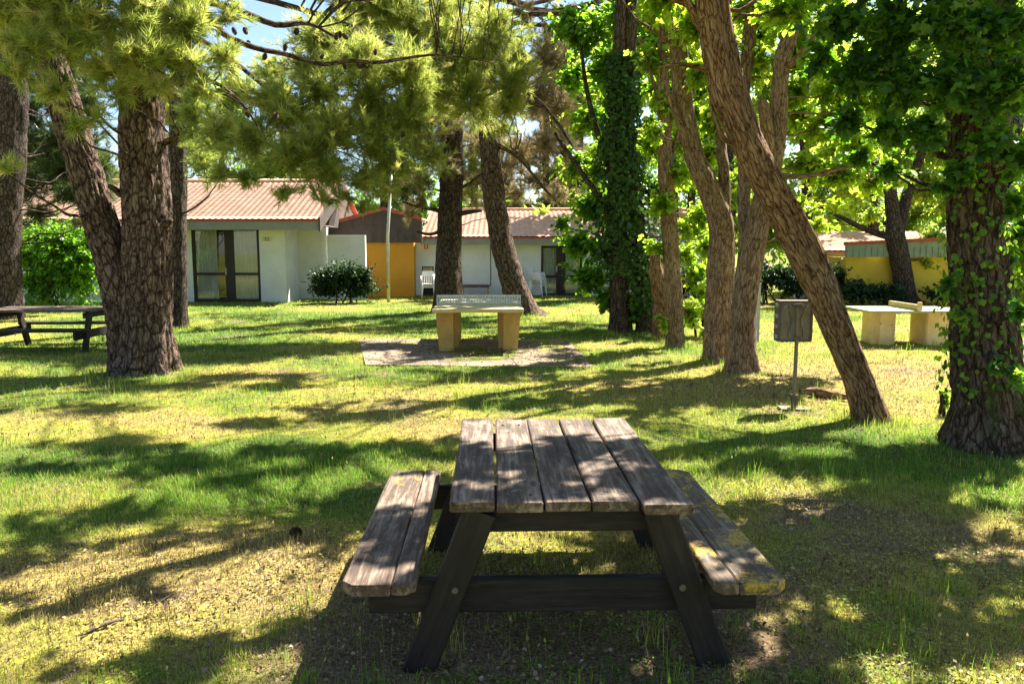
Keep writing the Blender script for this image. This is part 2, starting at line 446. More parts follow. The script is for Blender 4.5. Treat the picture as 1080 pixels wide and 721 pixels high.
M['twig_dark'] = m_simple('twig_dark', (.07,.052,.04), (.03,.022,.018), 5, .9)
M['needle'] = m_leaf('pine_needles', [(0,(.10,.145,.022)),(.5,(.24,.29,.05)),(1,(.46,.42,.13))],
                     [(0,(.20,.28,.04)),(.5,(.58,.66,.11)),(1,(.80,.72,.23))], .45, .4, .4)
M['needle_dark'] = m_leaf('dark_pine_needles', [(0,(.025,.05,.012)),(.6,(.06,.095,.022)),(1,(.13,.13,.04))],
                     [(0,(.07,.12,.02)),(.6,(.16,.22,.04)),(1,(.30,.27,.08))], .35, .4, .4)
M['needle_dry'] = m_leaf('dry_pine_needles', [(0,(.14,.14,.05)),(.4,(.28,.22,.10)),(1,(.44,.33,.19))],
                     [(0,(.25,.27,.07)),(.4,(.42,.34,.15)),(1,(.55,.42,.23))], .3, .6, .2)
M['leaf_bright'] = m_leaf('bright_leaves', [(0,(.05,.10,.012)),(.5,(.10,.18,.02)),(1,(.19,.25,.035))],
                     [(0,(.20,.42,.02)),(.5,(.46,.68,.035)),(1,(.70,.80,.09))], .64, .42, .3)
M['leaf_green'] = m_leaf('green_leaves', [(0,(.035,.085,.012)),(.5,(.065,.145,.018)),(1,(.12,.21,.03))],
                     [(0,(.12,.30,.015)),(.5,(.28,.55,.025)),(1,(.50,.70,.05))], .56, .42, .3)
M['leaf_big'] = m_leaf('broad_dark_leaves', [(0,(.022,.060,.010)),(.5,(.045,.11,.015)),(1,(.10,.18,.028))],
                     [(0,(.07,.20,.012)),(.5,(.18,.42,.02)),(1,(.44,.66,.05))], .5, .42, .3)
M['leaf_ivy'] = m_leaf('ivy_leaves', [(0,(.020,.055,.008)),(.6,(.045,.105,.014)),(1,(.10,.18,.025))],
                     [(0,(.05,.13,.01)),(.6,(.13,.28,.02)),(1,(.26,.42,.04))], .34, .45, .25)
M['leaf_hedge'] = m_leaf('hedge_leaves', [(0,(.010,.028,.010)),(.6,(.022,.05,.016)),(1,(.05,.09,.025))],
                     [(0,(.02,.06,.01)),(.6,(.05,.12,.02)),(1,(.12,.22,.03))], .25, .45, .25)
M['leaf_bush'] = m_leaf('bush_leaves', [(0,(.04,.12,.010)),(.5,(.08,.20,.015)),(1,(.16,.30,.03))],
                     [(0,(.12,.36,.01)),(.5,(.25,.55,.02)),(1,(.5,.75,.05))], .5, .35, .5)
M['leaf_far'] = m_leaf('far_leaves', [(0,(.06,.11,.03)),(.5,(.12,.18,.04)),(1,(.20,.26,.07))],
                     [(0,(.28,.46,.05)),(.5,(.50,.70,.07)),(1,(.72,.82,.14))], .62, .5, .3)
M['tile'] = m_simple('roof_tile', (.80,.48,.32), (.58,.30,.19), 3.5, .8, .10, .003, fine=9)
M['tile_red'] = m_simple('red_roof_edge', (.42,.10,.06), (.30,.07,.04), 3, .8)
M['plaster'] = m_simple('white_plaster', (.72,.72,.68), (.60,.60,.56), 1.3, .9, .1, .002, fine=18)
M['orange'] = m_simple('ochre_plaster', (.62,.31,.035), (.52,.25,.03), 1.2, .9, .1, .002, fine=18)
M['yellow'] = m_simple('yellow_plaster', (.66,.46,.05), (.55,.37,.04), 1.2, .9, .1, .002, fine=18)
M['fascia'] = m_simple('grey_fascia', (.25,.25,.22), (.20,.20,.17), 2, .8)
M['cladding'] = m_simple('brown_cladding', (.10,.075,.06), (.06,.045,.038), 3, .8)
M['greenclad'] = m_simple('green_cladding', (.27,.31,.19), (.20,.24,.15), 3, .8)
M['frame'] = m_simple('dark_door_frame', (.022,.014,.012), (.015,.010,.009), 6, .45)
M['inside'] = m_simple('room_interior', (.10,.09,.08), (.06,.05,.045), 2, .9)
M['curtain'] = m_simple('curtain', (.88,.87,.82), (.76,.74,.68), 4, .95)
M['concrete'] = m_simple('slab_concrete', (.27,.195,.125), (.12,.085,.055), 1.9, .95, .4, .004, fine=25)
M['table_con'] = m_simple('ochre_concrete', (.56,.36,.10), (.40,.24,.06), 3.0, .8, .4, .004)
M['table_top'] = m_simple('table_top_concrete', (.58,.46,.22), (.40,.34,.14), 3.0, .7, .4, .004)
M['cream'] = m_simple('cream_concrete', (.78,.58,.30), (.62,.42,.16), 3.0, .85, .4, .004)
M['greentop'] = m_simple('green_table_top', (.24,.31,.20), (.34,.36,.20), 3.0, .6, .3, .004)
M['ochretop'] = m_simple('ochre_board', (.52,.38,.16), (.36,.26,.10), 4.0, .8, .4, .004)
M['net'] = m_simple('net_metal', (.66,.66,.58), (.52,.52,.44), 8, .6)
M['white'] = m_simple('white_plastic', (.82,.80,.74), (.72,.69,.62), 5, .45)
M['galv'] = m_simple('galvanised_steel', (.38,.38,.36), (.26,.25,.22), 14, .5, .3, .002, .55)
M['boxm'] = m_simple('weathered_box', (.27,.23,.165), (.16,.13,.09), 9, .55, .3, .002, .2)
M['rust'] = m_simple('rusty_steel', (.16,.13,.10), (.09,.065,.045), 20, .7, .4, .002, .3)
M['postbrown'] = m_simple('brown_steel_post', (.26,.22,.16), (.17,.14,.10), 14, .5, .3, .002, .4)
M['post'] = m_simple('grey_post', (.36,.39,.40), (.28,.30,.31), 6, .5)
M['pole'] = m_simple('pale_pole', (.62,.60,.50), (.46,.42,.32), 6, .45, .2, .002, .3)
M['sign_red'] = m_simple('red_sign', (.62,.04,.02), (.55,.03,.02), 6, .5)
M['plate'] = m_simple('number_plate', (.66,.60,.38), (.58,.52,.32), 6, .5)
M['ink'] = m_simple('black_ink', (.015,.013,.01), None, 6, .5)
M['cone'] = m_simple('pine_cone', (.10,.06,.035), (.04,.025,.015), 30, .8)
M['litter'] = m_leaf('dead_leaves', [(0,(.09,.055,.03)),(.5,(.20,.135,.07)),(.85,(.34,.25,.14)),(1,(.48,.38,.24))],
                     [(0,(.06,.04,.02)),(1,(.25,.17,.08))], .12, .7, .2)
m, nt, out = mat('window_glass')
g = N(nt,'ShaderNodeBsdfGlossy', Roughness=.03); t = nt.nodes.new('ShaderNodeBsdfTransparent'); t.inputs[0].default_value=(.80,.82,.80,1)
fr_ = N(nt,'ShaderNodeFresnel', IOR=1.5); mx = nt.nodes.new('ShaderNodeMixShader')
nt.links.new(math_n(nt,'ADD',math_n(nt,'MULTIPLY',fr_.outputs[0],.7),.03), mx.inputs[0]); nt.links.new(t.outputs[0],mx.inputs[1]); nt.links.new(g.outputs[0],mx.inputs[2])
nt.links.new(mx.outputs[0], out.inputs[0]); M['glass'] = m

# grass: x = green (1) to straw (0); y = random
m, nt, out = mat('grass_blades')
a = N(nt,'ShaderNodeAttribute', attribute_name='var'); sp = nt.nodes.new('ShaderNodeSeparateXYZ'); nt.links.new(a.outputs['Vector'], sp.inputs[0])
c1 = ramp(nt, sp.outputs[0], [(0,(.14,.09,.04)),(.12,(.47,.37,.15)),(.40,(.38,.37,.060)),(.65,(.20,.29,.026)),(1,(.055,.145,.012))]).outputs[0]
c2 = ramp(nt, sp.outputs[0], [(0,(.12,.08,.03)),(.10,(.50,.42,.17)),(.38,(.52,.52,.10)),(.65,(.38,.52,.05)),(1,(.18,.38,.03))]).outputs[0]
p = N(nt,'ShaderNodeBsdfPrincipled', Roughness=.5); p.inputs['Specular IOR Level'].default_value=.3; nt.links.new(c1,p.inputs['Base Color'])
t = nt.nodes.new('ShaderNodeBsdfTranslucent'); nt.links.new(c2,t.inputs[0]); mx = nt.nodes.new('ShaderNodeMixShader'); mx.inputs[0].default_value=.42
nt.links.new(p.outputs[0],mx.inputs[1]); nt.links.new(t.outputs[0],mx.inputs[2]); nt.links.new(mx.outputs[0],out.inputs[0]); M['grass'] = m

# ---------------------------------------------------------------- ground
def patches(x, y, L):
    r = np.zeros_like(x)
    for (px,py,rx,ry,wt) in L:
        g = gnd(px,py); r = r+wt*np.exp(-((x-g.x)/rx)**2-((y-g.y)/ry)**2)
    return r
GREEN = [(420,690,1.5,.6,.2),(180,560,1.5,.8,.12),(340,520,1.0,.8,.25),(600,345,3,1.5,.4),(650,375,2.5,1,.3),(850,475,1.3,.9,.5),(960,500,1.2,.6,.3),(120,490,1.8,.6,.4),(300,335,5,2,.35),(250,475,1.5,.5,.35),(560,360,3,1.2,.2),(880,700,2,.7,.05),(30,560,.6,.4,.3),(240,345,3,1.5,.2),(420,390,2,.6,.2)]
DRY = [(150,600,1.8,.9,.55),(300,575,.9,.5,.4),(850,400,2.4,1.6,.45),(960,385,3,1.6,.4),(560,412,2.2,.7,.35),(80,440,2.5,.6,.3),(1040,570,.7,.4,.5),(840,540,.8,.3,.4),(520,455,2.0,.5,.2),(960,600,.7,.3,.3),(610,300,4,3,.3)]
BARE = [(600,690,1.1,.45,.6),(500,650,.7,.4,.3),(560,620,1.2,.5,.35),(230,408,1.2,.4,.5),(60,690,.7,.2,.15),(380,590,.5,.4,.15),(860,545,.4,.2,.15),(300,660,.7,.3,.1),(500,395,3,.5,.3),(340,372,1.4,1,.3),(920,330,4,2,.3),(150,395,1.4,.4,.4),(1040,478,.5,.3,.3),(830,432,.5,.3,.5)]
GROOVE0, GROOVE1 = gnd(-40,704), gnd(255,603)  # ends of a shallow groove: ground sunk and grass bared along it
def groove_d(x,y):
    d = GROOVE1-GROOVE0; L2 = d.x**2+d.y**2; t = np.clip(((x-GROOVE0.x)*d.x+(y-GROOVE0.y)*d.y)/L2,0,1)
    qx = GROOVE0.x+d.x*t; qy = GROOVE0.y+d.y*t+.10*np.sin(t*5); return np.hypot(x-qx, y-qy)
def fields(x, y):
    n1 = fbm(x*.55,y*.55,3,5); n2 = fbm(x*2.3,y*2.3,11,4); n3 = fbm(x*.9+40,y*.9,29,5)
    gr = .49+(n1-.5)*1.8+(n2-.5)*.7+patches(x,y,GREEN)-patches(x,y,DRY)+.10*np.clip((y-9)/12,0,1)
    ba = .04+(n3-.5)*1.6+(n2-.5)*.7+patches(x,y,BARE)-.3*patches(x,y,GREEN)-.12*np.clip((y-9)/10,0,1)
    ba = ba+.9*np.exp(-(groove_d(x,y)/.05)**2)
    return np.clip(gr,0,1), np.clip(ba,0,1)
def gh(x, y):
    h = (fbm(x*.35,y*.35,7,3)-.5)*.08+(fbm(x*3,y*3,8,3)-.5)*.05+(fbm(x*9,y*9,18,2)-.5)*.03
    return h-.045*np.exp(-(groove_d(x,y)/.045)**2)
def axis(segs):
    r = [np.arange(a,b,s) for a,b,s in segs]; return np.concatenate(r+[[segs[-1][1]]])
gx = axis([(-900,-100,100),(-100,-30,10),(-30,-12,1),(-12,-5,.25),(-5,5,.06),(5,12,.25),(12,30,1),(30,100,10),(100,900,100)])
gy = axis([(-300,-20,40),(-20,0,2),(0,2,.25),(2,9,.06),(9,16,.15),(16,34,.4),(34,100,6),(100,1500,100)])
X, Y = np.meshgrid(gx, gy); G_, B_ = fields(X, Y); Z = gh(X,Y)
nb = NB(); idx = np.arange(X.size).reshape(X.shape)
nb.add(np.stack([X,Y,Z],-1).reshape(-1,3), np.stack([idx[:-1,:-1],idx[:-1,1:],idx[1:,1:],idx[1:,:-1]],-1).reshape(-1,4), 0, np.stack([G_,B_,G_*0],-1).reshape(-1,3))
m, nt, out = mat('ground_soil'); co = obc(nt)
a = N(nt,'ShaderNodeAttribute', attribute_name='var'); sp = nt.nodes.new('ShaderNodeSeparateXYZ'); nt.links.new(a.outputs['Vector'], sp.inputs[0])
nf = noise_n(nt, co, 55, 6, .8); nm = noise_n(nt, co, 9, 6, .75); nv = noise_n(nt, co, 180, 3, .8)
soil = ramp(nt, nf, [(.3,(.055,.036,.02)),(.5,(.14,.095,.05)),(.68,(.34,.245,.135))]).outputs[0]
sward = ramp(nt, sp.outputs[0], [(0,(.36,.275,.075)),(.4,(.30,.28,.035)),(.7,(.15,.19,.018)),(1,(.05,.10,.010))]).outputs[0]
sward = mixc(nt, ramp(nt, nf, [(.38,.85),(.58,0.0)]).outputs[0], sward, (.06,.045,.02))
f = ramp(nt, math_n(nt,'ADD', math_n(nt,'MULTIPLY',sp.outputs[1],.75), math_n(nt,'MULTIPLY',nm,.4)), [(.34,0.0),(.62,1.0)]).outputs[0]
col = mixc(nt, f, sward, soil)
finish(nt, out, col, .95, math_n(nt,'ADD',nf,math_n(nt,'MULTIPLY',nv,.4)), .6, .006, .1); M['ground'] = m
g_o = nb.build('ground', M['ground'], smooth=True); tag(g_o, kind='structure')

# grass
PADP = [gnd(378,358), gnd(597,358), gnd(628,388), gnd(385,386)]
def inpad(x,y):
    ins = np.ones_like(x,bool); P = [PADP[i] for i in (3,2,1,0)]
    for i in range(4):
        a, b = P[i], P[(i+1)%4]; ins &= ((b.x-a.x)*(y-a.y)-(b.y-a.y)*(x-a.x)) > 0
    return ins
def scatter(rng, n, r0, r1, half=.80):
    r = np.exp(rng.uniform(math.log(r0), math.log(r1), n)); th = rng.uniform(-half, half, n)
    x = r*np.sin(th); y = r*np.cos(th); return x, y, r
def blades(nb, rng, n, r0, r1, hmul, five):
    x,y,r = scatter(rng,n,r0,r1); g,b = fields(x,y)
    tuft = fbm(x*6,y*6,51,3)
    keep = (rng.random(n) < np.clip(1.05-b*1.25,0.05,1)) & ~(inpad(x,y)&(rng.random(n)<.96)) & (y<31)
    x,y,r,g,b,tuft = [q[keep] for q in (x,y,r,g,b,tuft)]; n = len(x)
    o = np.stack([x,y,gh(x,y)-.004],1)
    h = (.018+.030*rng.random(n)**2+.055*np.clip(g-.35,0,1)*rng.random(n)+.10*np.clip(tuft-.60,0,1)*4*rng.random(n))*hmul*np.clip(.55+r*.07,.7,1.1)
    h *= np.where(r>9, 1.15, 1.0)
    ww = np.maximum(.0030, r*.00060)*(.7+.8*rng.random(n))
    az = rng.random(n)*2*PI; lean = .3+1.1*rng.random(n)**.8
    up = np.stack([np.cos(az)*lean, np.sin(az)*lean, np.ones(n)],1); zh = np.stack([-np.sin(az+rng.normal(size=n)), np.cos(az+rng.normal(size=n)), np.zeros(n)],1)
    fr = frames(up, np.stack([np.cos(az),np.sin(az),-lean*.3],1)+.4*rdir(rng,n))
    gg = np.clip(g+.24*rng.normal(size=n)-.5*(rng.random(n)<.16),0,1)
    var = np.stack([gg, rng.random(n), gg*0],1); sc = np.stack([ww,h,h],1)
    if five:
        tv = np.array([[-.5,0,0],[.5,0,0],[.42,.55,-.05],[-.42,.55,-.05],[0,1,-.28]]); 
        nb.inst(tv, np.array([[0,1,2],[0,2,3],[3,2,4]]), o, fr, sc, 0, var)
    else:
        nb.inst(np.array([[-.5,0,0],[.5,0,0],[0,1,-.1]]), np.array([[0,1,2]]), o, fr, sc, 0, var)
rng = np.random.default_rng(2)
nb = NB(); blades(nb, rng, int(330000*GQ), 2.0, 7, 1.0, True); blades(nb, rng, int(420000*GQ), 5.5, 31, 1.15, False)
# clumps of longer grass
def tufts_at(nb, rng, cx, cy, n, rad, h0, green):
    x = cx+rng.normal(size=n)*rad; y = cy+rng.normal(size=n)*rad; az = np.arctan2(y-cy,x-cx)+.6*rng.normal(size=n); lean = .15+.5*rng.random(n)
    o = np.stack([x,y,gh(x,y)-.004],1); h = h0*(.5+.7*rng.random(n)); rr = np.hypot(cx,cy)
    fr = frames(np.stack([np.cos(az)*lean,np.sin(az)*lean,np.ones(n)],1), np.stack([np.cos(az),np.sin(az),-lean],1)+.2*rdir(rng,n))
    ww = max(.0035, rr*.0006)*(.7+.7*rng.random(n))
    gg = np.clip(green+.15*rng.normal(size=n),0,1)
    nb.inst(np.array([[-.5,0,0],[.5,0,0],[.42,.55,-.08],[-.42,.55,-.08],[0,1,-.4]]), np.array([[0,1,2],[0,2,3],[3,2,4]]), o, fr, np.stack([ww,h,h],1), 0, np.stack([gg,gg,gg*0],1))
for i in range(330):
    x,y,r = scatter(rng,1,2.6,26,.72); g,b = fields(x,y)
    if inpad(x,y)[0] or g[0] < .30: continue
    tufts_at(nb, rng, x[0], y[0], 16, .03+.004*r[0], .09+.07*rng.random(), .55+.4*rng.random())
for px,py,n,h in ((322,640,26,.13),(335,655,20,.10),(290,668,14,.08),(795,510,22,.16),(870,505,26,.16),(960,478,20,.14),(735,500,18,.12),(700,560,16,.09),(905,470,20,.12),(985,520,14,.12),(640,415,18,.1),(250,500,16,.12),(345,500,24,.14),(380,500,20,.12),(1010,540,12,.1),(920,515,16,.12)):
    g = gnd(px,py); tufts_at(nb, rng, g.x, g.y, n, .04, h, .9)
for (px,py,wd,n) in ((150,397,.62,46),(187,350,.2,14),(712,367,.2,16),(697,358,.2,12),(762,383,.3,20),(783,396,.3,22),(919,446,.27,26),(1044,478,.62,50),(668,353,.5,26),(552,334,.3,14),(836,434,.16,10),(473,330,.3,10),(870,420,.4,18)):
    g = gnd(px,py)
    for k in range(n):
        t_ = rng.random()*2*PI; tufts_at(nb, rng, g.x+math.cos(t_)*wd*(1+.25*rng.random()), g.y+math.sin(t_)*wd*(.9+.25*rng.random()), 9, .025+.003*g.y, .07+.08*rng.random(), .35+.5*rng.random())
gr = nb.build('grass', [M['grass']]); tag(gr, 'short grass, part green and part dried to straw, over the whole lawn', 'grass', kind='stuff')
# dead leaves
nb = NB(); x,y,r = scatter(rng, int(52000), 2.2, 20); g,b = fields(x,y); k = (rng.random(len(x)) < b*.9+.10+.9*inpad(x,y)+.25*np.exp(-((x-1.5)**2+(y-4.0)**2)/4)); x,y,r = x[k],y[k],r[k]; n = len(x)
az = rng.random(n)*2*PI
fr = frames(np.stack([np.cos(az),np.sin(az),.5*rng.normal(size=n)],1), np.array([0,0,1.])+.55*rdir(rng,n))
rn = rng.random(n)
nb.inst(LEAF_POP[0]*np.array([1,1,2.5]), LEAF_POP[1], np.stack([x,y,gh(x,y)+.008+.01*rng.random(n)+.026*inpad(x,y)],1), fr, (.010+.020*rng.random(n)**1.6)*np.where(r>8,1.6,1), 0, np.stack([rn,rn,rn*0],1))
# short dry stalks lying about
n2 = 22000; x,y,r = scatter(rng,n2,2.2,14); az = rng.random(n2)*2*PI; L = .04+.10*rng.random(n2)
a = np.stack([x,y,gh(x,y)+.012],1); b = a+np.stack([np.cos(az)*L,np.sin(az)*L,.02*rng.random(n2)],1)
i0 = len(nb.v); nb.twigs(a, b, np.maximum(.0009,r*.00022), np.maximum(.0007,r*.0002), 0); nb.a[-1][:,0] = np.repeat(.35+.5*rng.random(n2),6)
li = nb.build('leaf_litter', M['litter']); tag(li, 'fallen brown leaves and dry stalks scattered over the lawn', 'leaf litter', kind='stuff')
# low round-leaved weeds and seed heads
nb = NB(); x,y,r = scatter(rng,60000,2.2,13); g,b = fields(x,y); cl = fbm(x*1.7,y*1.7,77,3)
k = (cl>.46)&(rng.random(len(x))<.8)&~inpad(x,y); x,y,r,g = x[k],y[k],r[k],g[k]; n=len(x)
az = rng.random(n)*2*PI; fr = frames(np.stack([np.cos(az),np.sin(az),.4*rng.random(n)],1), np.array([0,0,1.])+.35*rdir(rng,n))
gg = np.clip(g+.15+.15*rng.normal(size=n),0,1)
nb.inst(LEAF_OVAL[0]*np.array([1.6,1,1]), LEAF_OVAL[1], np.stack([x,y,gh(x,y)+.006+.02*rng.random(n)],1), fr, .010+.014*rng.random(n)+r*.0006, 0, np.stack([gg,gg,gg*0],1))
x,y,r = scatter(rng,1500,3.0,22,.7); g,b = fields(x,y); k = ~inpad(x,y)&(fbm(x*.8,y*.8,91,3)>.45); x,y,r = x[k],y[k],r[k]; n=len(x)
a = np.stack([x,y,gh(x,y)],1); bb = a+np.stack([.02*rng.normal(size=n),.02*rng.normal(size=n),.10+.12*rng.random(n)],1)
nb.twigs(a,bb,np.maximum(.0008,r*.00015),np.maximum(.0007,r*.00012),0); nb.a[-1][:,0]=.3
fr = frames(bb-a, rdir(rng,n)); nb.inst(np.array([[0,-.2,0],[.25,.3,0],[0,1,0],[-.25,.3,0],[0,.3,.25],[0,.3,-.25]]), np.array([[0,1,2],[0,2,3],[0,4,2],[0,2,5]]), bb, fr, .014+.012*rng.random(n)+r*.0004, 0, np.stack([.12*rng.random(n),rng.random(n),rng.random(n)*0],1))
we = nb.build('weeds', [M['grass']]); tag(we, 'low weeds and pale seed heads growing through the grass', 'weeds', kind='stuff')
# ---------------------------------------------------------------- picnic tables
def plank(name, L, W, T, m, parent, loc, rot=(0,0,0), chamfer=0.0, seed=0, chx=(1,1), bev=.006):
    """board lying along local y, centred in x and z, from y=0 to L"""
    rg = random.Random(seed); n = max(4, int(L/.09)); bm = bmesh.new(); rings = []
    c = chamfer
    ys = [0.0]+([c] if c else [])+[L*i/n for i in range(1,n) if L*i/n > c+.01 and L*i/n < L-c-.01]+([L-c] if c else [])+[L]
    for y in ys:
        e = 1.0
        wl = wr = W/2
        if c and (y == 0.0 or y == L): wl -= c*chx[0]; wr -= c*chx[1]
        wob = .0025*noise.noise(Vector((seed*3.3, y*3, 0))); zz = .003*noise.noise(Vector((seed*1.7, y*2.2, 5)))
        dx = .002*noise.noise(Vector((y*9, seed, 2)))
        b = bev; rings.append([bm.verts.new(p) for p in ((-wl+wob,y,-T/2+b),(-wl+b+wob,y,-T/2),(wr-b,y,-T/2),(wr+dx,y,-T/2+b),(wr+dx,y,T/2-b+zz),(wr-b,y,T/2+zz),(-wl+b+wob,y,T/2+zz),(-wl+wob,y,T/2-b+zz))])
    # uneven sawn ends
    for k, v in enumerate(rings[0]): v.co.y -= .006*noise.noise(Vector((v.co.x*14, seed, v.co.z*20)))
    for i in range(len(rings)-1):
        for k in range(8): bm.faces.new((rings[i][k],rings[i][(k+1)%8],rings[i+1][(k+1)%8],rings[i+1][k]))
    bm.faces.new(rings[0][::-1]); bm.faces.new(rings[-1]); bmesh.ops.recalc_face_normals(bm, faces=bm.faces[:])
    o = bmobj(name, bm, m, parent); o.location = loc; o.rotation_euler = rot
    return o
def beam(name, p0, p1, W, T, m, parent, seed=0, up=(0,1,0)):
    """beam from p0 to p1; W across, T along 'up'"""
    p0, p1 = Vector(p0), Vector(p1); y = (p1-p0).normalized(); z = (Vector(up)-y*Vector(up).dot(y)).normalized(); x = y.cross(z)
    o = plank(name, (p1-p0).length, W, T, m, parent, p0, seed=seed); R = Matrix((x,y,z)).transposed()
    o.rotation_euler = R.to_euler(); return o
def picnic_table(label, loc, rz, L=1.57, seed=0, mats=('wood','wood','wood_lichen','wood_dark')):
    t = thing('picnic_table', label, 'picnic table', loc, rz)
    H = .73; ws = [.185,.19,.185,.19,.20]; gap = .010; tot = sum(ws)+4*gap; x = -tot/2
    for i, wd in enumerate(ws):
        dy = (.0,.004,.002,.0,-.055)[i]; dz = (.002,-.003,.001,0,.003)[i]
        plank('tabletop_board', L-dy+(.02 if i==0 else 0), wd, .042, M[mats[0]], t, (x+wd/2, dy, H-.021+dz), (0,0,(.002,-.003,.003,.002,-.002)[i]), seed=seed+i)
        for yy in (.10, L-.15):
            for q in (-.25,.25):
                bm = bmesh.new(); tube(bm, [(x+wd*(.5+q),yy,H-.004),(x+wd*(.5+q),yy,H+.0035)], .0075, 8); bmobj('bolt', bm, M['rust'], t)
        x += wd+gap
    for s in (-1,1):
        b1 = plank('seat_board', L+.06, .20, .046, M[mats[1] if s<0 else mats[2]], t, (s*.755-.075 if s<0 else s*.755+.022,-.09 if s<0 else -.12,.40), (0,0,0), .045, seed+11+s, (1,.0) if s<0 else (0,1))
        b2 = plank('seat_board', L+.06, .095, .046, M[mats[1] if s<0 else mats[2]], t, (s*.603-.075 if s<0 else s*.603+.022,-.09 if s<0 else -.12,.402), (0,0,0), .03, seed+21+s, (0,1) if s<0 else (1,0))
    for y in (.035, L-.22):
        for s in (-1,1):
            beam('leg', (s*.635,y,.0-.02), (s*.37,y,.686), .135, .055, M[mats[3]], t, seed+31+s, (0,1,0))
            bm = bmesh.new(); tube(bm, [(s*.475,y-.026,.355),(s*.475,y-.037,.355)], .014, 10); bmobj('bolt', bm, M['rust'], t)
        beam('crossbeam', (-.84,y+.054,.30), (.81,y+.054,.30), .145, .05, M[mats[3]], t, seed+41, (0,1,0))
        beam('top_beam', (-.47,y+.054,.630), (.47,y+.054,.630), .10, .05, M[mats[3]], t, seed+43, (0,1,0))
    return t
p0 = Vector(); r_ = ray(600,529); tt = (.73-CAMH)/r_.z; front = Vector((r_.x*tt, r_.y*tt, 0))
picnic_table('nearest wooden picnic table with weathered grey boards and yellow lichen, in the foreground', (front.x+.005, front.y, 0), math.radians(1.6), seed=1)
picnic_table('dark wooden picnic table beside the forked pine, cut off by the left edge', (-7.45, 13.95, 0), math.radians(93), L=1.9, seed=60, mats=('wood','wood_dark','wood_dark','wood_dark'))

# ---------------------------------------------------------------- pine cone on the grass, log, twigs
def cone_mesh():
    bm = bmesh.new()
    bmesh.ops.create_icosphere(bm, subdivisions=2, radius=.030)
    for v in bm.verts: v.co.z *= 1.35; v.co *= .82
    g = PI*(3-math.sqrt(5))
    for i in range(90):
        u = 1-2*(i+.5)/90; th = g*i; r = math.sqrt(1-u*u)
        p = Vector((r*math.cos(th)*.030, r*math.sin(th)*.030, u*.042)); n = Vector((r*math.cos(th), r*math.sin(th), u*.7)).normalized()
        s = Vector((-math.sin(th), math.cos(th), 0)); up = n.cross(s)
        a = [bm.verts.new(p*.6+s*.006), bm.verts.new(p*.6-s*.006), bm.verts.new(p*1.1-s*.007+up*.003), bm.verts.new(p*1.25+up*.006), bm.verts.new(p*1.1+s*.007+up*.003)]
        bm.faces.new(a)
    me = bpy.data.meshes.new('pine_cone'); bm.to_mesh(me); bm.free(); return me
CONE = cone_mesh(); CONE.materials.append(M['cone'])
g = gnd(312,567); o = bpy.data.objects.new('pine_cone', CONE); C.objects.link(o); o.location = (g.x,g.y,gh(np.array([g.x]),np.array([g.y]))[0]+.028); o.rotation_euler=(1.3,.4,.7)
tag(o, 'brown pine cone lying in yellow grass left of the nearest picnic table', 'pine cone')
g = gnd(207,521)
nb = NB(); a, b = gnd(843,413,.05), gnd(898,420,.04)
woody(nb, [(a,.03),(a.lerp(b,.35)+Vector((0,0,.01)),.055),(a.lerp(b,.7),.045),(b,.03)], seg=14, step=.05, amp=.02, seed=4, lump=.3)
o = nb.build('log', M['bark_red'], smooth=True); o.data.attributes['var'].name='bark'; tag(o, 'short rotten log lying on the grass between box post and leaning tree', 'log')
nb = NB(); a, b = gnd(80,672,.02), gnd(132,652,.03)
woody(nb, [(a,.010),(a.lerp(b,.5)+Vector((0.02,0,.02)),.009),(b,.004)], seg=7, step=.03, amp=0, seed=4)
o = nb.build('dead_stick', M['twig'], smooth=True); tag(o, 'thin grey dead stick lying in the shallow groove at lower left', 'stick')

# ---------------------------------------------------------------- ping pong tables
def pp_table(label, loc, rz, W, L, mleg, mtop, holes=True):
    t = thing('ping_pong_table', label, 'ping pong table', loc, rz)
    boxobj('table_top', (-W/2,-L/2,.70), (W/2,L/2,.76), mtop, t, .008)
    def leg(x0, x1, x2, x3, y0, y1):   # top x0..x1, bottom x2..x3
        bm = bmesh.new()
        prism(bm, [Vector((x2,y0,-.03)),Vector((x3,y0,-.03)),Vector((x1,y0,.70)),Vector((x0,y0,.70))], (0,y1-y0,0))
        bmesh.ops.bevel(bm, geom=bm.edges[:], offset=.006, segments=2, affect='EDGES')
        bmobj('leg', bm, mleg, t)
    for sy in (-1,1):
        for sx in (-1,1):
            yo = sy*L*.32
            a, b = sorted((sx*(W/2-.03), sx*(W/2-.34))); c, d = sorted((sx*(W/2-.09), sx*(W/2-.34)))
            leg(a, b, c, d, yo-.05, yo+.05)
            yi = yo-sy*.30; a, b = sorted((sx*(W/2-.16), sx*(W/2-.42))); c, d = sorted((sx*(W/2-.24), sx*(W/2-.42)))
            leg(a, b, c, d, yi-.05, yi+.05)
    if holes:
        bm = bmesh.new(); h = .14; z0 = .765; x0 = -W/2; n = 31
        for k in range(n+1):
            x = x0+W*k/n; box(bm, x-.0085, -.004, z0, x+.0085, .004, z0+h)
        for k in range(4):
            z = z0+h*k/3; hh = .020 if k in (0,3) else .009; box(bm, x0-.01, -.0055, z-hh, x0+W+.01, .0055, z+hh)
        bmobj('net', bm, M['net'], t)
    else:
        boxobj('net', (-W/2+.02,-.03,.762), (W/2-.02,.03,.90), M['ochretop'], t, .006)
        boxobj('net_post', (W/2-.02,-.035,.762), (W/2+.01,.035,.96), M['cream'], t, .004)
    return t
q = at(505,322,14.35)
pp_table('ochre concrete ping pong table with pale perforated net on a paved pad', (q.x,q.y,.02), math.radians(1.8), 1.55, 2.74, M['table_con'], M['table_top'])
q = at(953,328,14.5)
t = thing('ping_pong_table', 'cream concrete ping pong table with thin green top, behind the leaning tree', 'ping pong table', (q.x,q.y,0), math.radians(-3))
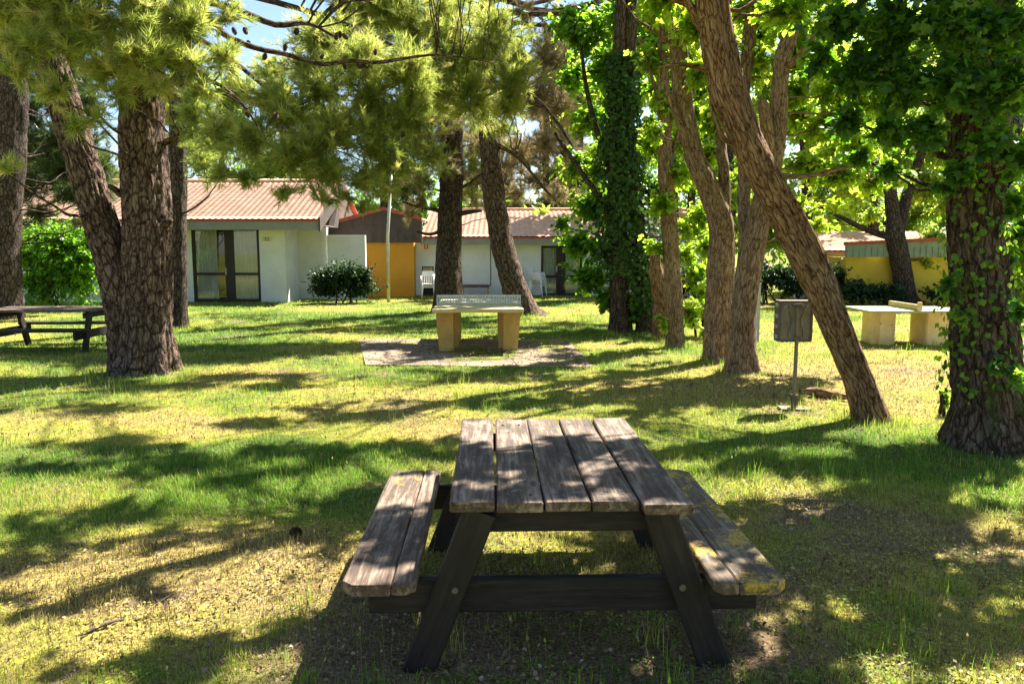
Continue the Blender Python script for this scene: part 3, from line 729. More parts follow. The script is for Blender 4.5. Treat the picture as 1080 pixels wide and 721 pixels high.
boxobj('table_top', (-.88,-.62,.645), (.88,.62,.68), M['greentop'], t, .006)
for s in (-1,1):
    bm = bmesh.new(); 
    a0, a1 = (-.66,-.24) if s<0 else (.28,.80)
    prism(bm, [Vector((a0,-.34,-.03)),Vector((a1,-.34,-.03)),Vector((a1,.34,-.03)),Vector((a0,.34,-.03))], (0,0,.675))
    bmesh.ops.bevel(bm, geom=[e for e in bm.edges if abs(e.verts[0].co.z-e.verts[1].co.z)>.5], offset=.10 if s<0 else .02, segments=5, affect='EDGES')
    lg = bmobj('leg', bm, M['cream'], t)
    for (hx,hz) in ((-.1,.42),(.1,.40)):
        bm = bmesh.new(); tube(bm, [((a0+a1)/2+hx,-.338,hz),((a0+a1)/2+hx,-.345,hz)], .012, 8); bmobj('bolt', bm, M['rust'], lg)
boxobj('net', (-.03,-.60,.684), (.03,.60,.79), M['ochretop'], t, .006)
boxobj('net_post', (-.035,-.655,.684), (.035,-.605,.84), M['cream'], t, .004)
# paved pad
bm = bmesh.new(); P = [p+Vector((0,0,.0)) for p in PADP]
def lerp2(u,v): return (P[0]*(1-u)+P[1]*u)*(1-v)+(P[3]*(1-u)+P[2]*u)*v
nu, nv_ = 3, 2
for i in range(nu):
    for j in range(nv_):
        e = .0018; a,b,c,d = lerp2(i/nu+e,j/nv_+e),lerp2((i+1)/nu-e,j/nv_+e),lerp2((i+1)/nu-e,(j+1)/nv_-e),lerp2(i/nu+e,(j+1)/nv_-e)
        dz = .006*noise.noise(Vector((i*1.7,j*2.3,1)))*2
        prism(bm, [Vector((p.x,p.y,-.05)) for p in (a,d,c,b)][::-1], (0,0,.070+dz))
tag(bmobj('paving', bm, M['concrete']), kind='structure')

# ---------------------------------------------------------------- box on a post
g = gnd(837,432); Yb = g.y
t = thing('box_on_post', 'weathered grey metal box on a square steel post, left of the leaning tree', 'metal box', (g.x,g.y,0), math.radians(-2))
Wb, z0, z1 = .345, at(836,360,Yb).z, at(836,318,Yb).z
bm = bmesh.new(); box(bm, -.185,0.03,z0,.165,.19,z1); bmesh.ops.bevel(bm, geom=bm.edges[:], offset=.012, segments=3, affect='EDGES'); body = bmobj('box_body', bm, M['boxm'], t)
bm = bmesh.new()
for a in ((-.185,z1-.012,.165,z1+.008),(-.185,z0-.008,.165,z0+.012)): box(bm, a[0]-.004,.018,a[1],a[2]+.004,.2,a[3])
for a in ((-.193,-.173),(.153,.173)): box(bm, a[0],.016,z0+.012,a[1],.2,z1-.012)
bmobj('rim', bm, M['rust'], body)
bm = bmesh.new()
for sx in (-.09,.07):
    pts = [(sx,.028,z0+.05+(z1-z0-.1)*k/8) for k in range(9)]
    pts = [(x+(.028 if k in (3,4,5) else 0)*(1 if sx<0 else -1), y, z) for k,(x,y,z) in enumerate(pts)]
    tube(bm, pts, .004, 6)
bmobj('pressed_rib', bm, M['rust'], body)
for k in range(4):
    z = z0+.05+(z1-z0-.1)*k/3; boxobj('hinge', (-.212,.05,z-.022), (-.187,.11,z+.022), M['galv'], body, .003)
for sx in (-.13,-.075,.055,.11):
    bm = bmesh.new(); tube(bm, [(sx,.03,z1-.055),(sx,.012,z1-.055)], .011, 8); bmobj('bolt', bm, M['galv'], body)
    bm = bmesh.new(); tube(bm, [(sx,.10,z0),(sx,.10,z0-.022)], .010, 8); bmobj('cable_gland', bm, M['galv'], body)
bm = bmesh.new(); box(bm, -.018,-.012,.0,.018,.016,z1-.03); bmesh.ops.bevel(bm, geom=bm.edges[:], offset=.004, segments=2, affect='EDGES'); bmobj('post', bm, M['postbrown'], t)
bm = bmesh.new(); box(bm,-.035,-.03,z1-.075,.035,-.0125,z1-.02); box(bm,-.055,-.02,z1-.045,.055,.0245,z1-.03); bmobj('bracket', bm, M['rust'], t)
boxobj('clamp', (-.034,-.02,z0+.02), (.034,-.0125,z0+.06), M['rust'], t)
bm = bmesh.new(); box(bm,-.03,-.03,.02,.03,-.0125,.17); box(bm,-.03,.0165,.02,.03,.03,.17); bmobj('foot_clamp', bm, M['rust'], t)
boxobj('base_plate', (-.16,-.10,.0), (.16,.10,.028), M['rust'], t, .005)

# ---------------------------------------------------------------- poles
b = gnd(410,318); tp = at(413,178,b.y)
bm = bmesh.new(); tube(bm, [(b.x,b.y,-.1),(b.x,b.y,tp.z*.5),(tp.x,b.y,tp.z)], [.06,.055,.045], 14)
o = bmobj('pole', bm, M['pole']); tag(o, 'tall pale metal pole standing before the ochre wall', 'pole')
b = gnd(798,361); zt = at(798,300,b.y).z
t = thing('marker_post', 'grey square post behind the twin tan trunks', 'post', (b.x,b.y,0))
boxobj('post', (-.035,-.035,-.05), (.035,.035,zt), M['post'], t, .005); boxobj('cap', (-.042,-.042,zt), (.042,.042,zt+.025), M['post'], t, .004)

# ---------------------------------------------------------------- plastic chairs
def plastic_chair(label, loc, rz, group=None, tilt=None):
    t = thing('plastic_chair', label, 'chair', loc, rz, group)
    w = M['white']
    boxobj('seat', (-.22,-.22,.42), (.22,.22,.445), w, t, .01)
    bm = bmesh.new()
    for k in range(7):
        x = -.20+.4*k/6; prism(bm, [Vector((x-.02,.20,.45)),Vector((x+.02,.20,.45)),Vector((x+.02,.30,.84)),Vector((x-.02,.30,.84))], (0,.014,0))
    prism(bm, [Vector((-.235,.295,.83)),Vector((.235,.295,.83)),Vector((.20,.315,.90)),Vector((-.20,.315,.90))], (0,.02,0))
    bmobj('backrest', bm, w, t)
    for s in (-1,1):
        bm = bmesh.new(); tube(bm, [(s*.245,.28,.72),(s*.27,.10,.665),(s*.275,-.12,.66),(s*.265,-.21,.64),(s*.25,-.22,.45)], [.02,.024,.026,.022,.018], 8); bmobj('armrest', bm, w, t)
        bm = bmesh.new(); tube(bm, [(s*.255,-.25,.0),(s*.225,-.20,.43)], [.018,.028], 8); bmobj('leg', bm, w, t)
        bm = bmesh.new(); tube(bm, [(s*.24,.30,.0),(s*.20,.20,.43)], [.018,.028], 8); bmobj('leg', bm, w, t)
    return t
first = None; names = ['lowest','second from the bottom','third from the bottom','fourth from the bottom','second from the top','topmost']
b = gnd(568,313)
for k in range(6):
    lab = 'white plastic garden chair, %s of the stack beside the far patio door' % names[k]
    if first is None: first = plastic_chair(lab, (b.x,b.y,0), math.radians(68), 'white plastic chairs stacked by the far patio door')
    else:
        c = copy_tree(first); c.location = (b.x-.012*k, b.y, .052*k); c['label'] = lab
b = gnd(452,315); n2 = ['bottom','middle','top']
for k in range(3):
    c = copy_tree(first); c.location = (b.x,b.y,.06*k); c.rotation_euler = (0,0,math.radians(8)); c['group'] = 'white plastic chairs stacked left of the centre pine'
    c['label'] = 'white plastic chair, %s one of the small stack left of the centre pine' % n2[k]
c = copy_tree(first); c.location = (b.x+.52,b.y+.15,.0); c.rotation_euler = (0,0,math.radians(75)); del c['group']; c['label'] = 'white plastic chair turned sideways, half behind the centre pine'
# ---------------------------------------------------------------- houses
def tiled_roof(name, x0, x1, e, r, mt, parent, period=.205, course=.33, thick=.05, amp=.015):
    """e=(y,z) eave, r=(y,z) ridge; tiles modelled"""
    ln = math.hypot(r[0]-e[0], r[1]-e[1]); rows = int(ln/course); nb = NB()
    nx = int((x1-x0)/period)*6+1; xs = np.linspace(x0,x1,nx); ss = []
    for k in range(rows): ss += [(k*ln/rows, 1.0), ((k+.98)*ln/rows, 0.0)]
    dirv = np.array([0,(r[0]-e[0])/ln,(r[1]-e[1])/ln]); nrm = np.array([0,-dirv[2],dirv[1]])
    V = []
    for s,lift in ss:
        for x in xs:
            ph = (x-x0)/period*2*PI; h = amp*max(-.35, math.cos(ph))+.013*lift
            V.append(np.array([x,e[0],e[1]])+dirv*s+nrm*h)
    V = np.array(V); idx = np.arange(len(V)).reshape(len(ss),nx)
    nb.add(V, np.stack([idx[:-1,:-1],idx[:-1,1:],idx[1:,1:],idx[1:,:-1]],-1).reshape(-1,4)); o = nb.build(name, mt, parent)
    bm = bmesh.new(); d = Vector((0,0,-thick)); 
    prism(bm, [Vector((x0,e[0],e[1]-.03)),Vector((x1,e[0],e[1]-.03)),Vector((x1,r[0],r[1]-.03)),Vector((x0,r[0],r[1]-.03))], d); bmobj('roof_deck', bm, M['tile_red'], o)
    return o
def wavy(name, x0, x1, z0, z1, y, m_, parent, per=.11, amp=.025, seed=0):
    nb = NB(); n = int((x1-x0)/per*8)+2; xs = np.linspace(x0,x1,n); zs = np.linspace(z0,z1,6); V=[]
    for z in zs:
        for x in xs: V.append((x, y+amp*math.sin((x-x0)/per*2*PI+.6*math.sin(x*7+seed)+ .3*z), z))
    idx = np.arange(len(V)).reshape(6,n); nb.add(np.array(V), np.stack([idx[:-1,:-1],idx[:-1,1:],idx[1:,1:],idx[1:,:-1]],-1).reshape(-1,4)); return nb.build(name, m_, parent, smooth=True)
def patio_door(parent, x0, x1, z1, Y, split=.56, cur=((.06,.40),(.60,.98)), leafs=2):
    """dark frame door unit with panes, curtains and a dark room behind"""
    d = thing('patio_door', None, None, (0,0,0)); d.parent = parent
    Wd = x1-x0; f = .09
    bm = bmesh.new()
    box(bm, x0,Y+.02,0,x0+f,Y+.12,z1); box(bm, x1-f,Y+.02,0,x1,Y+.12,z1); box(bm, x0+f,Y+.02,z1-f,x1-f,Y+.12,z1); box(bm, x0+f,Y+.02,.0,x1-f,Y+.12,.10)
    xm = x0+Wd*split-.18; box(bm, xm,Y+.015,.10,xm+.30,Y+.115,z1-f)
    box(bm, x0+f,Y+.03,z1*.36,xm,Y+.10,z1*.36+.09); box(bm, xm+.30,Y+.03,z1*.36,x1-f,Y+.10,z1*.36+.09)
    fr = bmobj('door_frame', bm, M['frame'], d)
    bm = bmesh.new(); hx = xm-.02
    tube(bm, [(hx+.04,Y+.015,1.05),(hx+.04,Y-.04,1.05),(hx-.09,Y-.045,1.05)], .014, 8); box(bm, hx+.01,Y+.004,.95,hx+.06,Y+.014,1.18); bmobj('handle', bm, M['galv'], d)
    for a,b in ((x0+f,xm),(xm+.30,x1-f)):
        for za,zb in ((.10,z1*.36),(z1*.36+.09,z1-f)):
            boxobj('pane', (a,Y+.06,za), (b,Y+.066,zb), M['glass'], d)
    for i,(a,b) in enumerate(cur): wavy('curtain', x0+Wd*a, x0+Wd*b, .08, z1-.05, Y+.13, M['curtain'], d, seed=i, per=.10+.03*i)
    bm = bmesh.new(); yb = Y+2.4
    box(bm, x0-.6,yb,0,x1+.6,yb+.05,z1+.02); box(bm, x0-.65,Y+.251,0,x0-.6,yb,z1+.02); box(bm,x1+.6,Y+.251,0,x1+.65,yb,z1+.02); box(bm,x0-.6,Y+.251,z1+.02,x1+.6,yb,z1+.07); box(bm,x0-.6,Y+.251,-.02,x1+.6,yb,.03)
    bmobj('interior', bm, M['inside'], d)
    return d
X_ = lambda px, Y: at(px,300,Y).x
Z_ = lambda py, Y: at(540,py,Y).z
def join_into(a, b):
    bm = bmesh.new(); bm.from_mesh(a.data); bm.from_mesh(b.data); bm.to_mesh(a.data); bm.free(); bpy.data.objects.remove(b)
# house 1
Y1 = 26.8; h = thing('white_house', 'white bungalow with sunlit terracotta tiled roof and curtained double door, at left', 'house', (X_(200,Y1),Y1,0))
def inplace(root):
    """children were modelled in world coordinates: shift them to the thing's base"""
    off = root.location.copy()
    for c in root.children: c.location = Vector(c.location)-off
bx = lambda a, b, mt, nm, par, bev=0: boxobj(nm, a, b, mt, par, bev)
zt = Z_(238,Y1)
bm = bmesh.new()
box(bm, X_(-60,Y1),Y1,-.1,X_(204,Y1),Y1+.25,zt); box(bm, X_(275,Y1),Y1,-.1,X_(302,Y1),Y1+.25,zt)
box(bm, X_(302,Y1)-.25,Y1+.25,-.1,X_(302,Y1),Y1+1.6,zt); box(bm, X_(302,Y1)-.25,Y1+1.6,-.1,X_(346,Y1+1.6),Y1+1.85,zt)
box(bm, X_(-60,Y1),Y1+.25,-.1,X_(-60,Y1)+.25,Y1+7,zt); box(bm, X_(-60,Y1)+.25,Y1+6.75,-.1,X_(346,Y1+1.6),Y1+7,zt)
bmobj('wall', bm, M['plaster'], h)
patio_door(h, X_(204,Y1), X_(275,Y1), Z_(240,Y1), Y1, .56, ((.03,.36),(.52,.99)))
ye = Y1-.75; ze = Z_(231,ye); yr = Y1+3.4; zr = Z_(192,yr); xl, xr = X_(-70,ye), X_(338,ye)
tiled_roof('roof', xl, xr, (ye,ze), (yr,zr), M['tile'], h)
bm = bmesh.new(); prism(bm, [Vector((xl,yr,zr-.03)),Vector((xr,yr,zr-.03)),Vector((xr,yr+4,zr-1.7)),Vector((xl,yr+4,zr-1.7))], (0,0,-.05)); bmobj('rear_roof', bm, M['tile_red'], h)
bm = bmesh.new(); box(bm, xl,ye+.02,ze-.36,xr-.02,ye+.07,ze-.06); box(bm, xl,ye+.07,zt,xr-.02,Y1+1.6,zt+.02)
bmobj('fascia', bm, M['fascia'], h)
bm = bmesh.new(); prism(bm, [Vector((xr,ye-.05,ze-.42)),Vector((xr,ye-.05,ze+.06)),Vector((xr,yr,zr+.06)),Vector((xr,yr,zr-.42))], (.06,0,0)); 
prism(bm, [Vector((xr-.3,Y1+1.86,zt)),Vector((xr-.3,yr,zr-.1)),Vector((xr-.3,yr+3.4,zt))], (.2,0,0)); bmobj('bargeboard', bm, M['cladding'], h)
bm = bmesh.new(); tube(bm, [(xl,yr,zr+.03),(xr,yr,zr+.03)], .09, 10); bmobj('ridge_tiles', bm, M['tile'], h)
pl = bx((X_(278.5,Y1),Y1-.03,Z_(254.5,Y1)), (X_(288.6,Y1),Y1,Z_(250.2,Y1)), M['plate'], 'number_plate', h, .004)
def text(s, size, loc, m_, parent, rz=0, ext=.004):
    cu = bpy.data.curves.new('t','FONT'); cu.body = s; cu.size = size; cu.extrude = ext; cu.align_x='CENTER'; cu.align_y='CENTER'
    to = bpy.data.objects.new('t',cu); C.objects.link(to); dg = bpy.context.evaluated_depsgraph_get(); me = bpy.data.meshes.new_from_object(to.evaluated_get(dg)); bpy.data.objects.remove(to)
    o = link('digits', me, m_, parent); o.location = loc; o.rotation_euler = (PI/2,0,rz); return o
text('52', .17, ((X_(278.5,Y1)+X_(288.6,Y1))/2, Y1-.034, Z_(252.4,Y1)), M['ink'], pl)
inplace(h)
# low white wall
Yw = Y1+1.3; o = bx((X_(346,Yw),Yw,-.1),(X_(386,Yw),Yw+.22,Z_(248,Yw)), M['plaster'],'garden_wall', None, .01); cp = None
tag(o, 'stained white garden wall between the white bungalow and the ochre wall', 'wall')
# house 2 ochre
Y2 = 30.0; h = thing('ochre_house', 'ochre walled bungalow with dark brown gable cladding and red verge', 'house', (X_(410,Y2),Y2,0))
bm = bmesh.new(); zt = Z_(254,Y2); box(bm, X_(330,Y2),Y2,-.1,X_(437,Y2),Y2+.25,zt); box(bm, X_(437,Y2)-.25,Y2+.25,-.1,X_(437,Y2),Y2+.6,zt); bmobj('wall', bm, M['orange'], h)
Yg = Y2-.35
gp = [at(px,py,Yg) for px,py in ((325,256),(445,256),(445,232),(405,221),(325,243))]
bm = bmesh.new(); prism(bm, gp, (0,.12,0)); cl = bmobj('gable_cladding', bm, M['cladding'], h)
bm = bmesh.new()
for k in range(14):
    x = gp[0].x+(gp[1].x-gp[0].x)*k/14; box(bm, x,Yg-.02,gp[0].z,x+.03,Yg-.001,gp[0].z+.38)
bmesh.ops.transform(bm, matrix=Matrix(), verts=bm.verts[:]); tmp = bmobj('cladding_part', bm, M['cladding']); join_into(cl, tmp)
bm = bmesh.new()
for a,b in ((gp[4],gp[3]),(gp[3],gp[2])):
    prism(bm, [a+Vector((0,-.06,-.03)),b+Vector((0,-.06,-.03)),b+Vector((0,-.06,.10)),a+Vector((0,-.06,.10))], (0,.3,0))
bmobj('verge', bm, M['tile_red'], h)
bm = bmesh.new()
for a,b in ((gp[4],gp[3]),(gp[3],gp[2])): prism(bm, [a+Vector((0,.24,.02)),b+Vector((0,.24,.02)),b+Vector((0,6,.02)),a+Vector((0,6,.02))], (0,0,.06))
bmobj('roof', bm, M['tile'], h); inplace(h)
# house 3 long
Y3 = 30.6; h = thing('long_house', 'long white bungalow behind the centre pines, with pink tiled roof and grey fascia', 'house', (X_(530,Y3),Y3,0))
zt = Z_(254,Y3); bm = bmesh.new(); xe = X_(740,Y3)
segs = [(437,570.5),(614,740)]
for a,b in segs: box(bm, X_(a,Y3),Y3,-.1,X_(b,Y3),Y3+.2,zt)
box(bm, X_(570.5,Y3),Y3,Z_(259,Y3),X_(614,Y3),Y3+.2,zt); box(bm, X_(437,Y3),Y3+6,-.1,xe,Y3+6.2,zt); box(bm, xe-.2,Y3+.2,-.1,xe,Y3+6,zt)
bmobj('wall', bm, M['plaster'], h)
patio_door(h, X_(570.5,Y3), X_(614,Y3), Z_(259,Y3), Y3, .48, ((.03,.42),(.6,.99)))
ye = Y3-.7; ze = Z_(249.5,ye); yr = Y3+3.2; zr = Z_(222,yr); xl, xr = X_(444,ye), X_(745,ye)
tiled_roof('roof', xl, xr, (ye,ze), (yr,zr), M['tile'], h)
bm = bmesh.new(); prism(bm, [Vector((xl,yr,zr-.03)),Vector((xr,yr,zr-.03)),Vector((xr,yr+3.6,zr-1.5)),Vector((xl,yr+3.6,zr-1.5))], (0,0,-.05)); bmobj('rear_roof', bm, M['tile_red'], h)
bm = bmesh.new(); box(bm, xl,ye+.02,ze-.30,xr,ye+.07,ze-.06); box(bm, xl,ye+.07,zt,xr,Y3+.2,zt+.02); bmobj('fascia', bm, M['fascia'], h)
bm = bmesh.new(); tube(bm, [(xl,yr,zr+.03),(xr,yr,zr+.03)], .09, 10); bmobj('ridge_tiles', bm, M['tile'], h)
bm = bmesh.new(); box(bm, X_(437.5,Y3),Y3-.10,-.1,X_(439.6,Y3),Y3-.001,zt-.03); bmobj('corner_post', bm, M['plaster'], h)
sg = bx((X_(448,Y3),Y3-.02,Z_(262.7,Y3)),(X_(451.8,Y3),Y3-.001,Z_(257.6,Y3)), M['sign_red'],'fire_sign', h)
bm = bmesh.new(); xa = X_(450.2,Y3); za = Z_(261.8,Y3); box(bm, xa-.02,Y3-.026,za,xa+.015,Y3-.021,za+.11); box(bm, xa-.035,Y3-.026,za+.112,xa+.03,Y3-.021,za+.135); box(bm,xa-.045,Y3-.026,za+.03,xa-.022,Y3-.021,za+.09); bmobj('sign_symbol', bm, M['white'], sg)
hh = bx((X_(445.5,Y3),Y3-.03,Z_(312,Y3)),(X_(457.5,Y3),Y3-.001,Z_(281,Y3)), M['wood_dark'],'hatch', h); bx((X_(446.5,Y3),Y3-.045,Z_(288,Y3)),(X_(456.5,Y3),Y3-.031,Z_(282,Y3)), M['ochretop'],'hatch_panel', hh)
sh = bx((X_(485.5,Y3),Y3-.05,Z_(300,Y3)),(X_(517,Y3),Y3-.012,Z_(257,Y3)), M['plaster'],'shutter', h, .01)
bm = bmesh.new(); box(bm, X_(484.5,Y3),Y3-.06,.75*0+Z_(301.2,Y3),X_(518,Y3),Y3-.001,Z_(300,Y3)); box(bm, X_(484.8,Y3),Y3-.03,Z_(301,Y3),X_(485.5,Y3),Y3-.001,Z_(257,Y3)); box(bm, X_(517,Y3),Y3-.03,Z_(301,Y3),X_(517.8,Y3),Y3-.001,Z_(257,Y3)); bmobj('shutter_frame', bm, M['rust'], sh)
inplace(h)
xb0, xb1 = X_(487,Y3-.5), X_(516,Y3-.5); zb = Z_(301.5,Y3-.5)
t = thing('bench', 'low brown bench against the white wall between the centre pines', 'bench', ((xb0+xb1)/2,Y3-.5,0)); wb = (xb1-xb0)/2
boxobj('seat', (-wb,-.2,zb-.06), (wb,.2,zb), M['wood'], t, .005)
for s in (-1,1): boxobj('leg', (s*(wb-.02)-.06*(s>0),-.18,-.02), (s*(wb-.02)+.06*(s<0),.18,zb-.06), M['orange'], t, .004)
bb = gnd(553,311.5); t = thing('leaning_board', 'yellow board leaning on the white wall right of the leaning dark pine', 'board', (bb.x,bb.y,0))
q0, q1 = X_(547,bb.y)-bb.x, X_(558.5,bb.y)-bb.x; zz = Z_(283,bb.y)
boxobj('panel', (q0,0,0), (q1,.04,zz), M['ochretop'], t, .004)
fb = bmesh.new(); box(fb, q0-.03,-.01,0,q0-.001,.05,zz+.03); box(fb, q1+.001,-.01,0,q1+.03,.05,zz+.03); box(fb,q0,-.01,zz,q1,.05,zz+.03); bmobj('frame', fb, M['ochretop'], t)
# wooden chair
bb = gnd(547.5,314); t = thing('wooden_chair', 'dark wooden slatted chair beside the yellow board', 'chair', (bb.x,bb.y,0), math.radians(170))
boxobj('seat', (-.2,-.2,.42),(.2,.2,.45), M['wood_dark'], t, .004)
for s in (-1,1):
    boxobj('leg', (s*.18-.02,-.2,0),(s*.18+.02,-.16,.42), M['wood_dark'], t); boxobj('leg', (s*.18-.02,.161,0),(s*.18+.02,.20,.95), M['wood_dark'], t)
bm = bmesh.new(); box(bm,-.16,.165,.86,.16,.195,.93); box(bm,-.16,.165,.55,.16,.195,.59)
for k in range(4): box(bm,-.13+.075*k,.17,.59,-.105+.075*k,.19,.86)
bmobj('backrest', bm, M['wood_dark'], t)
# house 4 yellow
Y4 = 28.5; h = thing('yellow_house', 'yellow walled bungalow with grey green cladding behind the hedge, at right', 'house', (X_(980,Y4),Y4,0))
Yf = Y4-2.2; bm = bmesh.new(); zt = Z_(271,Yf); box(bm, X_(891,Yf),Yf,-.1,X_(1150,Yf),Yf+.25,zt); box(bm, X_(891,Yf),Yf+.25,-.1,X_(891,Yf)+.25,Y4,zt); bmobj('wall', bm, M['yellow'], h)
bm = bmesh.new(); box(bm, X_(840,Y4),Y4,-.1,X_(880,Y4),Y4+.2,Z_(268,Y4)); box(bm, X_(840,Y4),Y4,Z_(268,Y4),X_(905,Y4),Y4+.2,Z_(264,Y4)); bmobj('rear_wall', bm, M['plaster'], h)
bm = bmesh.new(); gp = [at(px,py,Yf-.3) for px,py in ((893,271),(1150,271),(1150,246),(893,258))]; prism(bm, gp, (0,.14,0)); cl = bmobj('cladding', bm, M['greenclad'], h)
bm = bmesh.new()
for k in range(40):
    x = gp[0].x+(gp[1].x-gp[0].x)*k/40; box(bm, x,Yf-.325,gp[0].z,x+.025,Yf-.301,gp[0].z+.33)
tmp = bmobj('cladding_part', bm, M['greenclad']); join_into(cl, tmp)
bm = bmesh.new(); prism(bm, [gp[3]+Vector((0,-.05,-.02)),gp[2]+Vector((0,-.05,-.02)),gp[2]+Vector((0,-.05,.09)),gp[3]+Vector((0,-.05,.09))], (0,.3,0)); bmobj('verge', bm, M['tile_red'], h)
ye = Y4-.6; tiled_roof('roof', X_(855,ye), X_(1010,ye), (ye,Z_(264,ye)), (Y4+2.6,Z_(244,Y4+2.6)), M['tile'], h)
bm = bmesh.new(); box(bm, X_(855,ye),ye+.02,Z_(270,ye),X_(1010,ye),ye+.07,Z_(265,ye)); bmobj('fascia', bm, M['fascia'], h)
wd = bx((X_(881,Y4),Y4+.05,.8),(X_(893,Y4),Y4+.06,Z_(269,Y4)), M['glass'],'window', h); bm = bmesh.new()
for a in (881,886.5,892): box(bm, X_(a,Y4)-.03,Y4+.02,.8,X_(a,Y4)+.03,Y4+.12,Z_(269,Y4))
box(bm, X_(880,Y4),Y4+.25,0,X_(905,Y4),Y4+.3,Z_(268,Y4)); bmobj('window_frame', bm, M['frame'], wd)
inplace(h)
# ---------------------------------------------------------------- trees
def spec(Y, pts):
    out = []
    for p in pts:
        if p[0] == 'w': out.append((Vector(p[1:4]), p[4])); continue
        px, py, w = p[:3]; dy = p[3] if len(p) > 3 else 0
        out.append((at(px,py,Y+dy), w/2*mpp(Y+dy)))
    return out
TREES = {}; DB = 21.0; DP = 23.0
def tree(key, name, label, cat, basepx, trunks, bark, barkkw, limbs=(), group=None, Y=None):
    b = gnd(*basepx) if Y is None else Vector((at(basepx[0],basepx[1],Y).x, Y, 0))
    Yb = b.y; t = thing(name, label, cat, (b.x,b.y,0), 0, group)
    sp = [spec(Yb, tr) for tr in trunks]
    o, paths = wood_obj('trunk', sp, M[bark], t, b, **barkkw)
    T = dict(t=t, b=b, Y=Yb, paths=[p for pa in paths for p in pa], bark=bark, clumps=[])
    for i, lb in enumerate(limbs):
        lo, lp = wood_obj('limb', [spec(Yb, lb)], M[bark], t, b, seg=12, step=.12, amp=.006, seed=50+i, lump=.1)
        T['paths'] += lp[0]
    TREES[key] = T; return T
rgp = random.Random(3)
RM = dict(p_behind=1.2, p_lean=1.2, p_centre=1.15, p_main=.95)
def foliage(key, clumps, mats, leaf, size, dens, kind='broad', tint=.5, seed=0, world=(), name='crown', twig='twig', twr=.004, droop=.3, rk=.016, join=True, zsq=.8, up=.25, minh=1.5):
    """clumps: (px,py,Y,rpx[,rpy[,densmul[,tint]]]); world: (x,y,z,rx,ry,rz,n)"""
    T = TREES[key]; nb = NB(); rng = np.random.default_rng(seed+11); cc = []
    for c in clumps:
        px,py,Y,r = c[:4]; ry = c[4] if len(c)>4 and c[4] else r; r = r*RM.get(key,1); ry = ry*RM.get(key,1); dm = c[5] if len(c)>5 else 1; tn = c[6] if len(c)>6 else tint
        p = at(px,py,Y); R = r*mpp(Y); Rz = ry*mpp(Y)
        n = int(dens*dm*(DB if kind=='broad' else DP)*R*Rz/(size*size)); n = min(n, 20000)
        if kind == 'broad': clump_leaves(nb, rng, p, (R, R*.9, Rz), n, size, leaf, tint=tn, twr=twr, droop=droop)
        else: clump_pine(nb, rng, p, (R, R*.9, Rz), n, size, tint=tn, twr=twr, up=up)
        cc.append((p, R))
    for (x,y,z,rx,ry,rz,n) in world:
        if kind == 'broad': clump_leaves(nb, rng, (x,y,z), (rx,ry,rz), n, size*1.15, leaf, tint=tint, twr=twr, droop=droop)
        else: clump_pine(nb, rng, (x,y,z), (rx,ry,rz), n, size*1.2, tint=tint, twr=twr)
        cc.append((Vector((x,y,z)), rx))
    o = nb.build(name, [M[mats], M[twig]], T['t'], T['b'])
    if join: boughs(T['paths'], cc, rgp, M[T['bark']], T['t'], T['b'], rk=rk, minh=minh)
    return o

# --- trunks
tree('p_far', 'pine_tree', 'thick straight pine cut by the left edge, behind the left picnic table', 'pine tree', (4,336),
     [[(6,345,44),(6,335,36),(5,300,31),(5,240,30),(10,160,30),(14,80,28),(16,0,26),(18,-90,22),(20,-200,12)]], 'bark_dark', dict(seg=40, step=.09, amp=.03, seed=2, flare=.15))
tree('p_main', 'pine_tree', 'big forked pine with thick furrowed trunk, right of the left picnic table', 'pine tree', (150,392),
     [[(156,402,58.3),(156,388,50.3),(156,340,47.7),(156,280,47.7),(155,220,47.7),(151,150,45.0),(150,100,42.4),(152,0,38.9),(156,-120,33.6),(160,-260,21.2),(160,-380,7.1)],
      [(135,400,40.6),(134,380,35.3),(131,330,35.3),(124,290,37.1),(108,240,35.3),(90,180,31.8),(70,115,30.0),(52,60,27.3),(32,0,24.7),(0,-90,19.4),(-30,-190,8.8)]],
     'bark_pine', dict(seg=110, step=.04, amp=.036, seed=5, flare=.60, lobes=6, freq=(13,2.4)),
     limbs=[[(155,-70,20),(195,-15,10,.2),(232,33,6.5,.5),(268,50,5.5,.7),(300,57,5,.9),(340,68,4.5,1.1),(370,64,4.2,1.3),(400,66,3.5,1.7),(460,58,2.5,2.2),(520,66,1.3,2.6)],
            [(152,-60,16),(200,-8,9,.2),(250,10,7,.3),(290,26,6,.5),(325,25,4,.7),(352,38,2,.8)],
            [(165,60,9),(195,72,5,-.3),(235,92,4,-.3),(262,118,2.5,-.3),(275,140,1.2,-.2)],
            [(176,150,9),(184,146,6,-.1),(188,143,4,-.1)],[(128,205,8),(119,198,6,-.15),(114,196,4,-.2)],[(170,240,10),(178,234,7,-.2),(180,232,5,-.25)],
            [(150,30,9),(110,22,6,-.6),(60,25,5,-.9),(20,55,4,-1.0)]])
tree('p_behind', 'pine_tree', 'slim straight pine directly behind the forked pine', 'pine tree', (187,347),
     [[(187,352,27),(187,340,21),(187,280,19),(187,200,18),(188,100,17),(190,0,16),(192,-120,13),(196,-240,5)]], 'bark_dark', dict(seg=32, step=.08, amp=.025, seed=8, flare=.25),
     limbs=[[(189,30,7),(240,60,5,-.5),(300,110,4,-1),(340,150,2,-1.2)],[(189,-20,8),(260,-5,6,-.7),(350,20,5,-1.2),(440,60,3,-1.5)]])
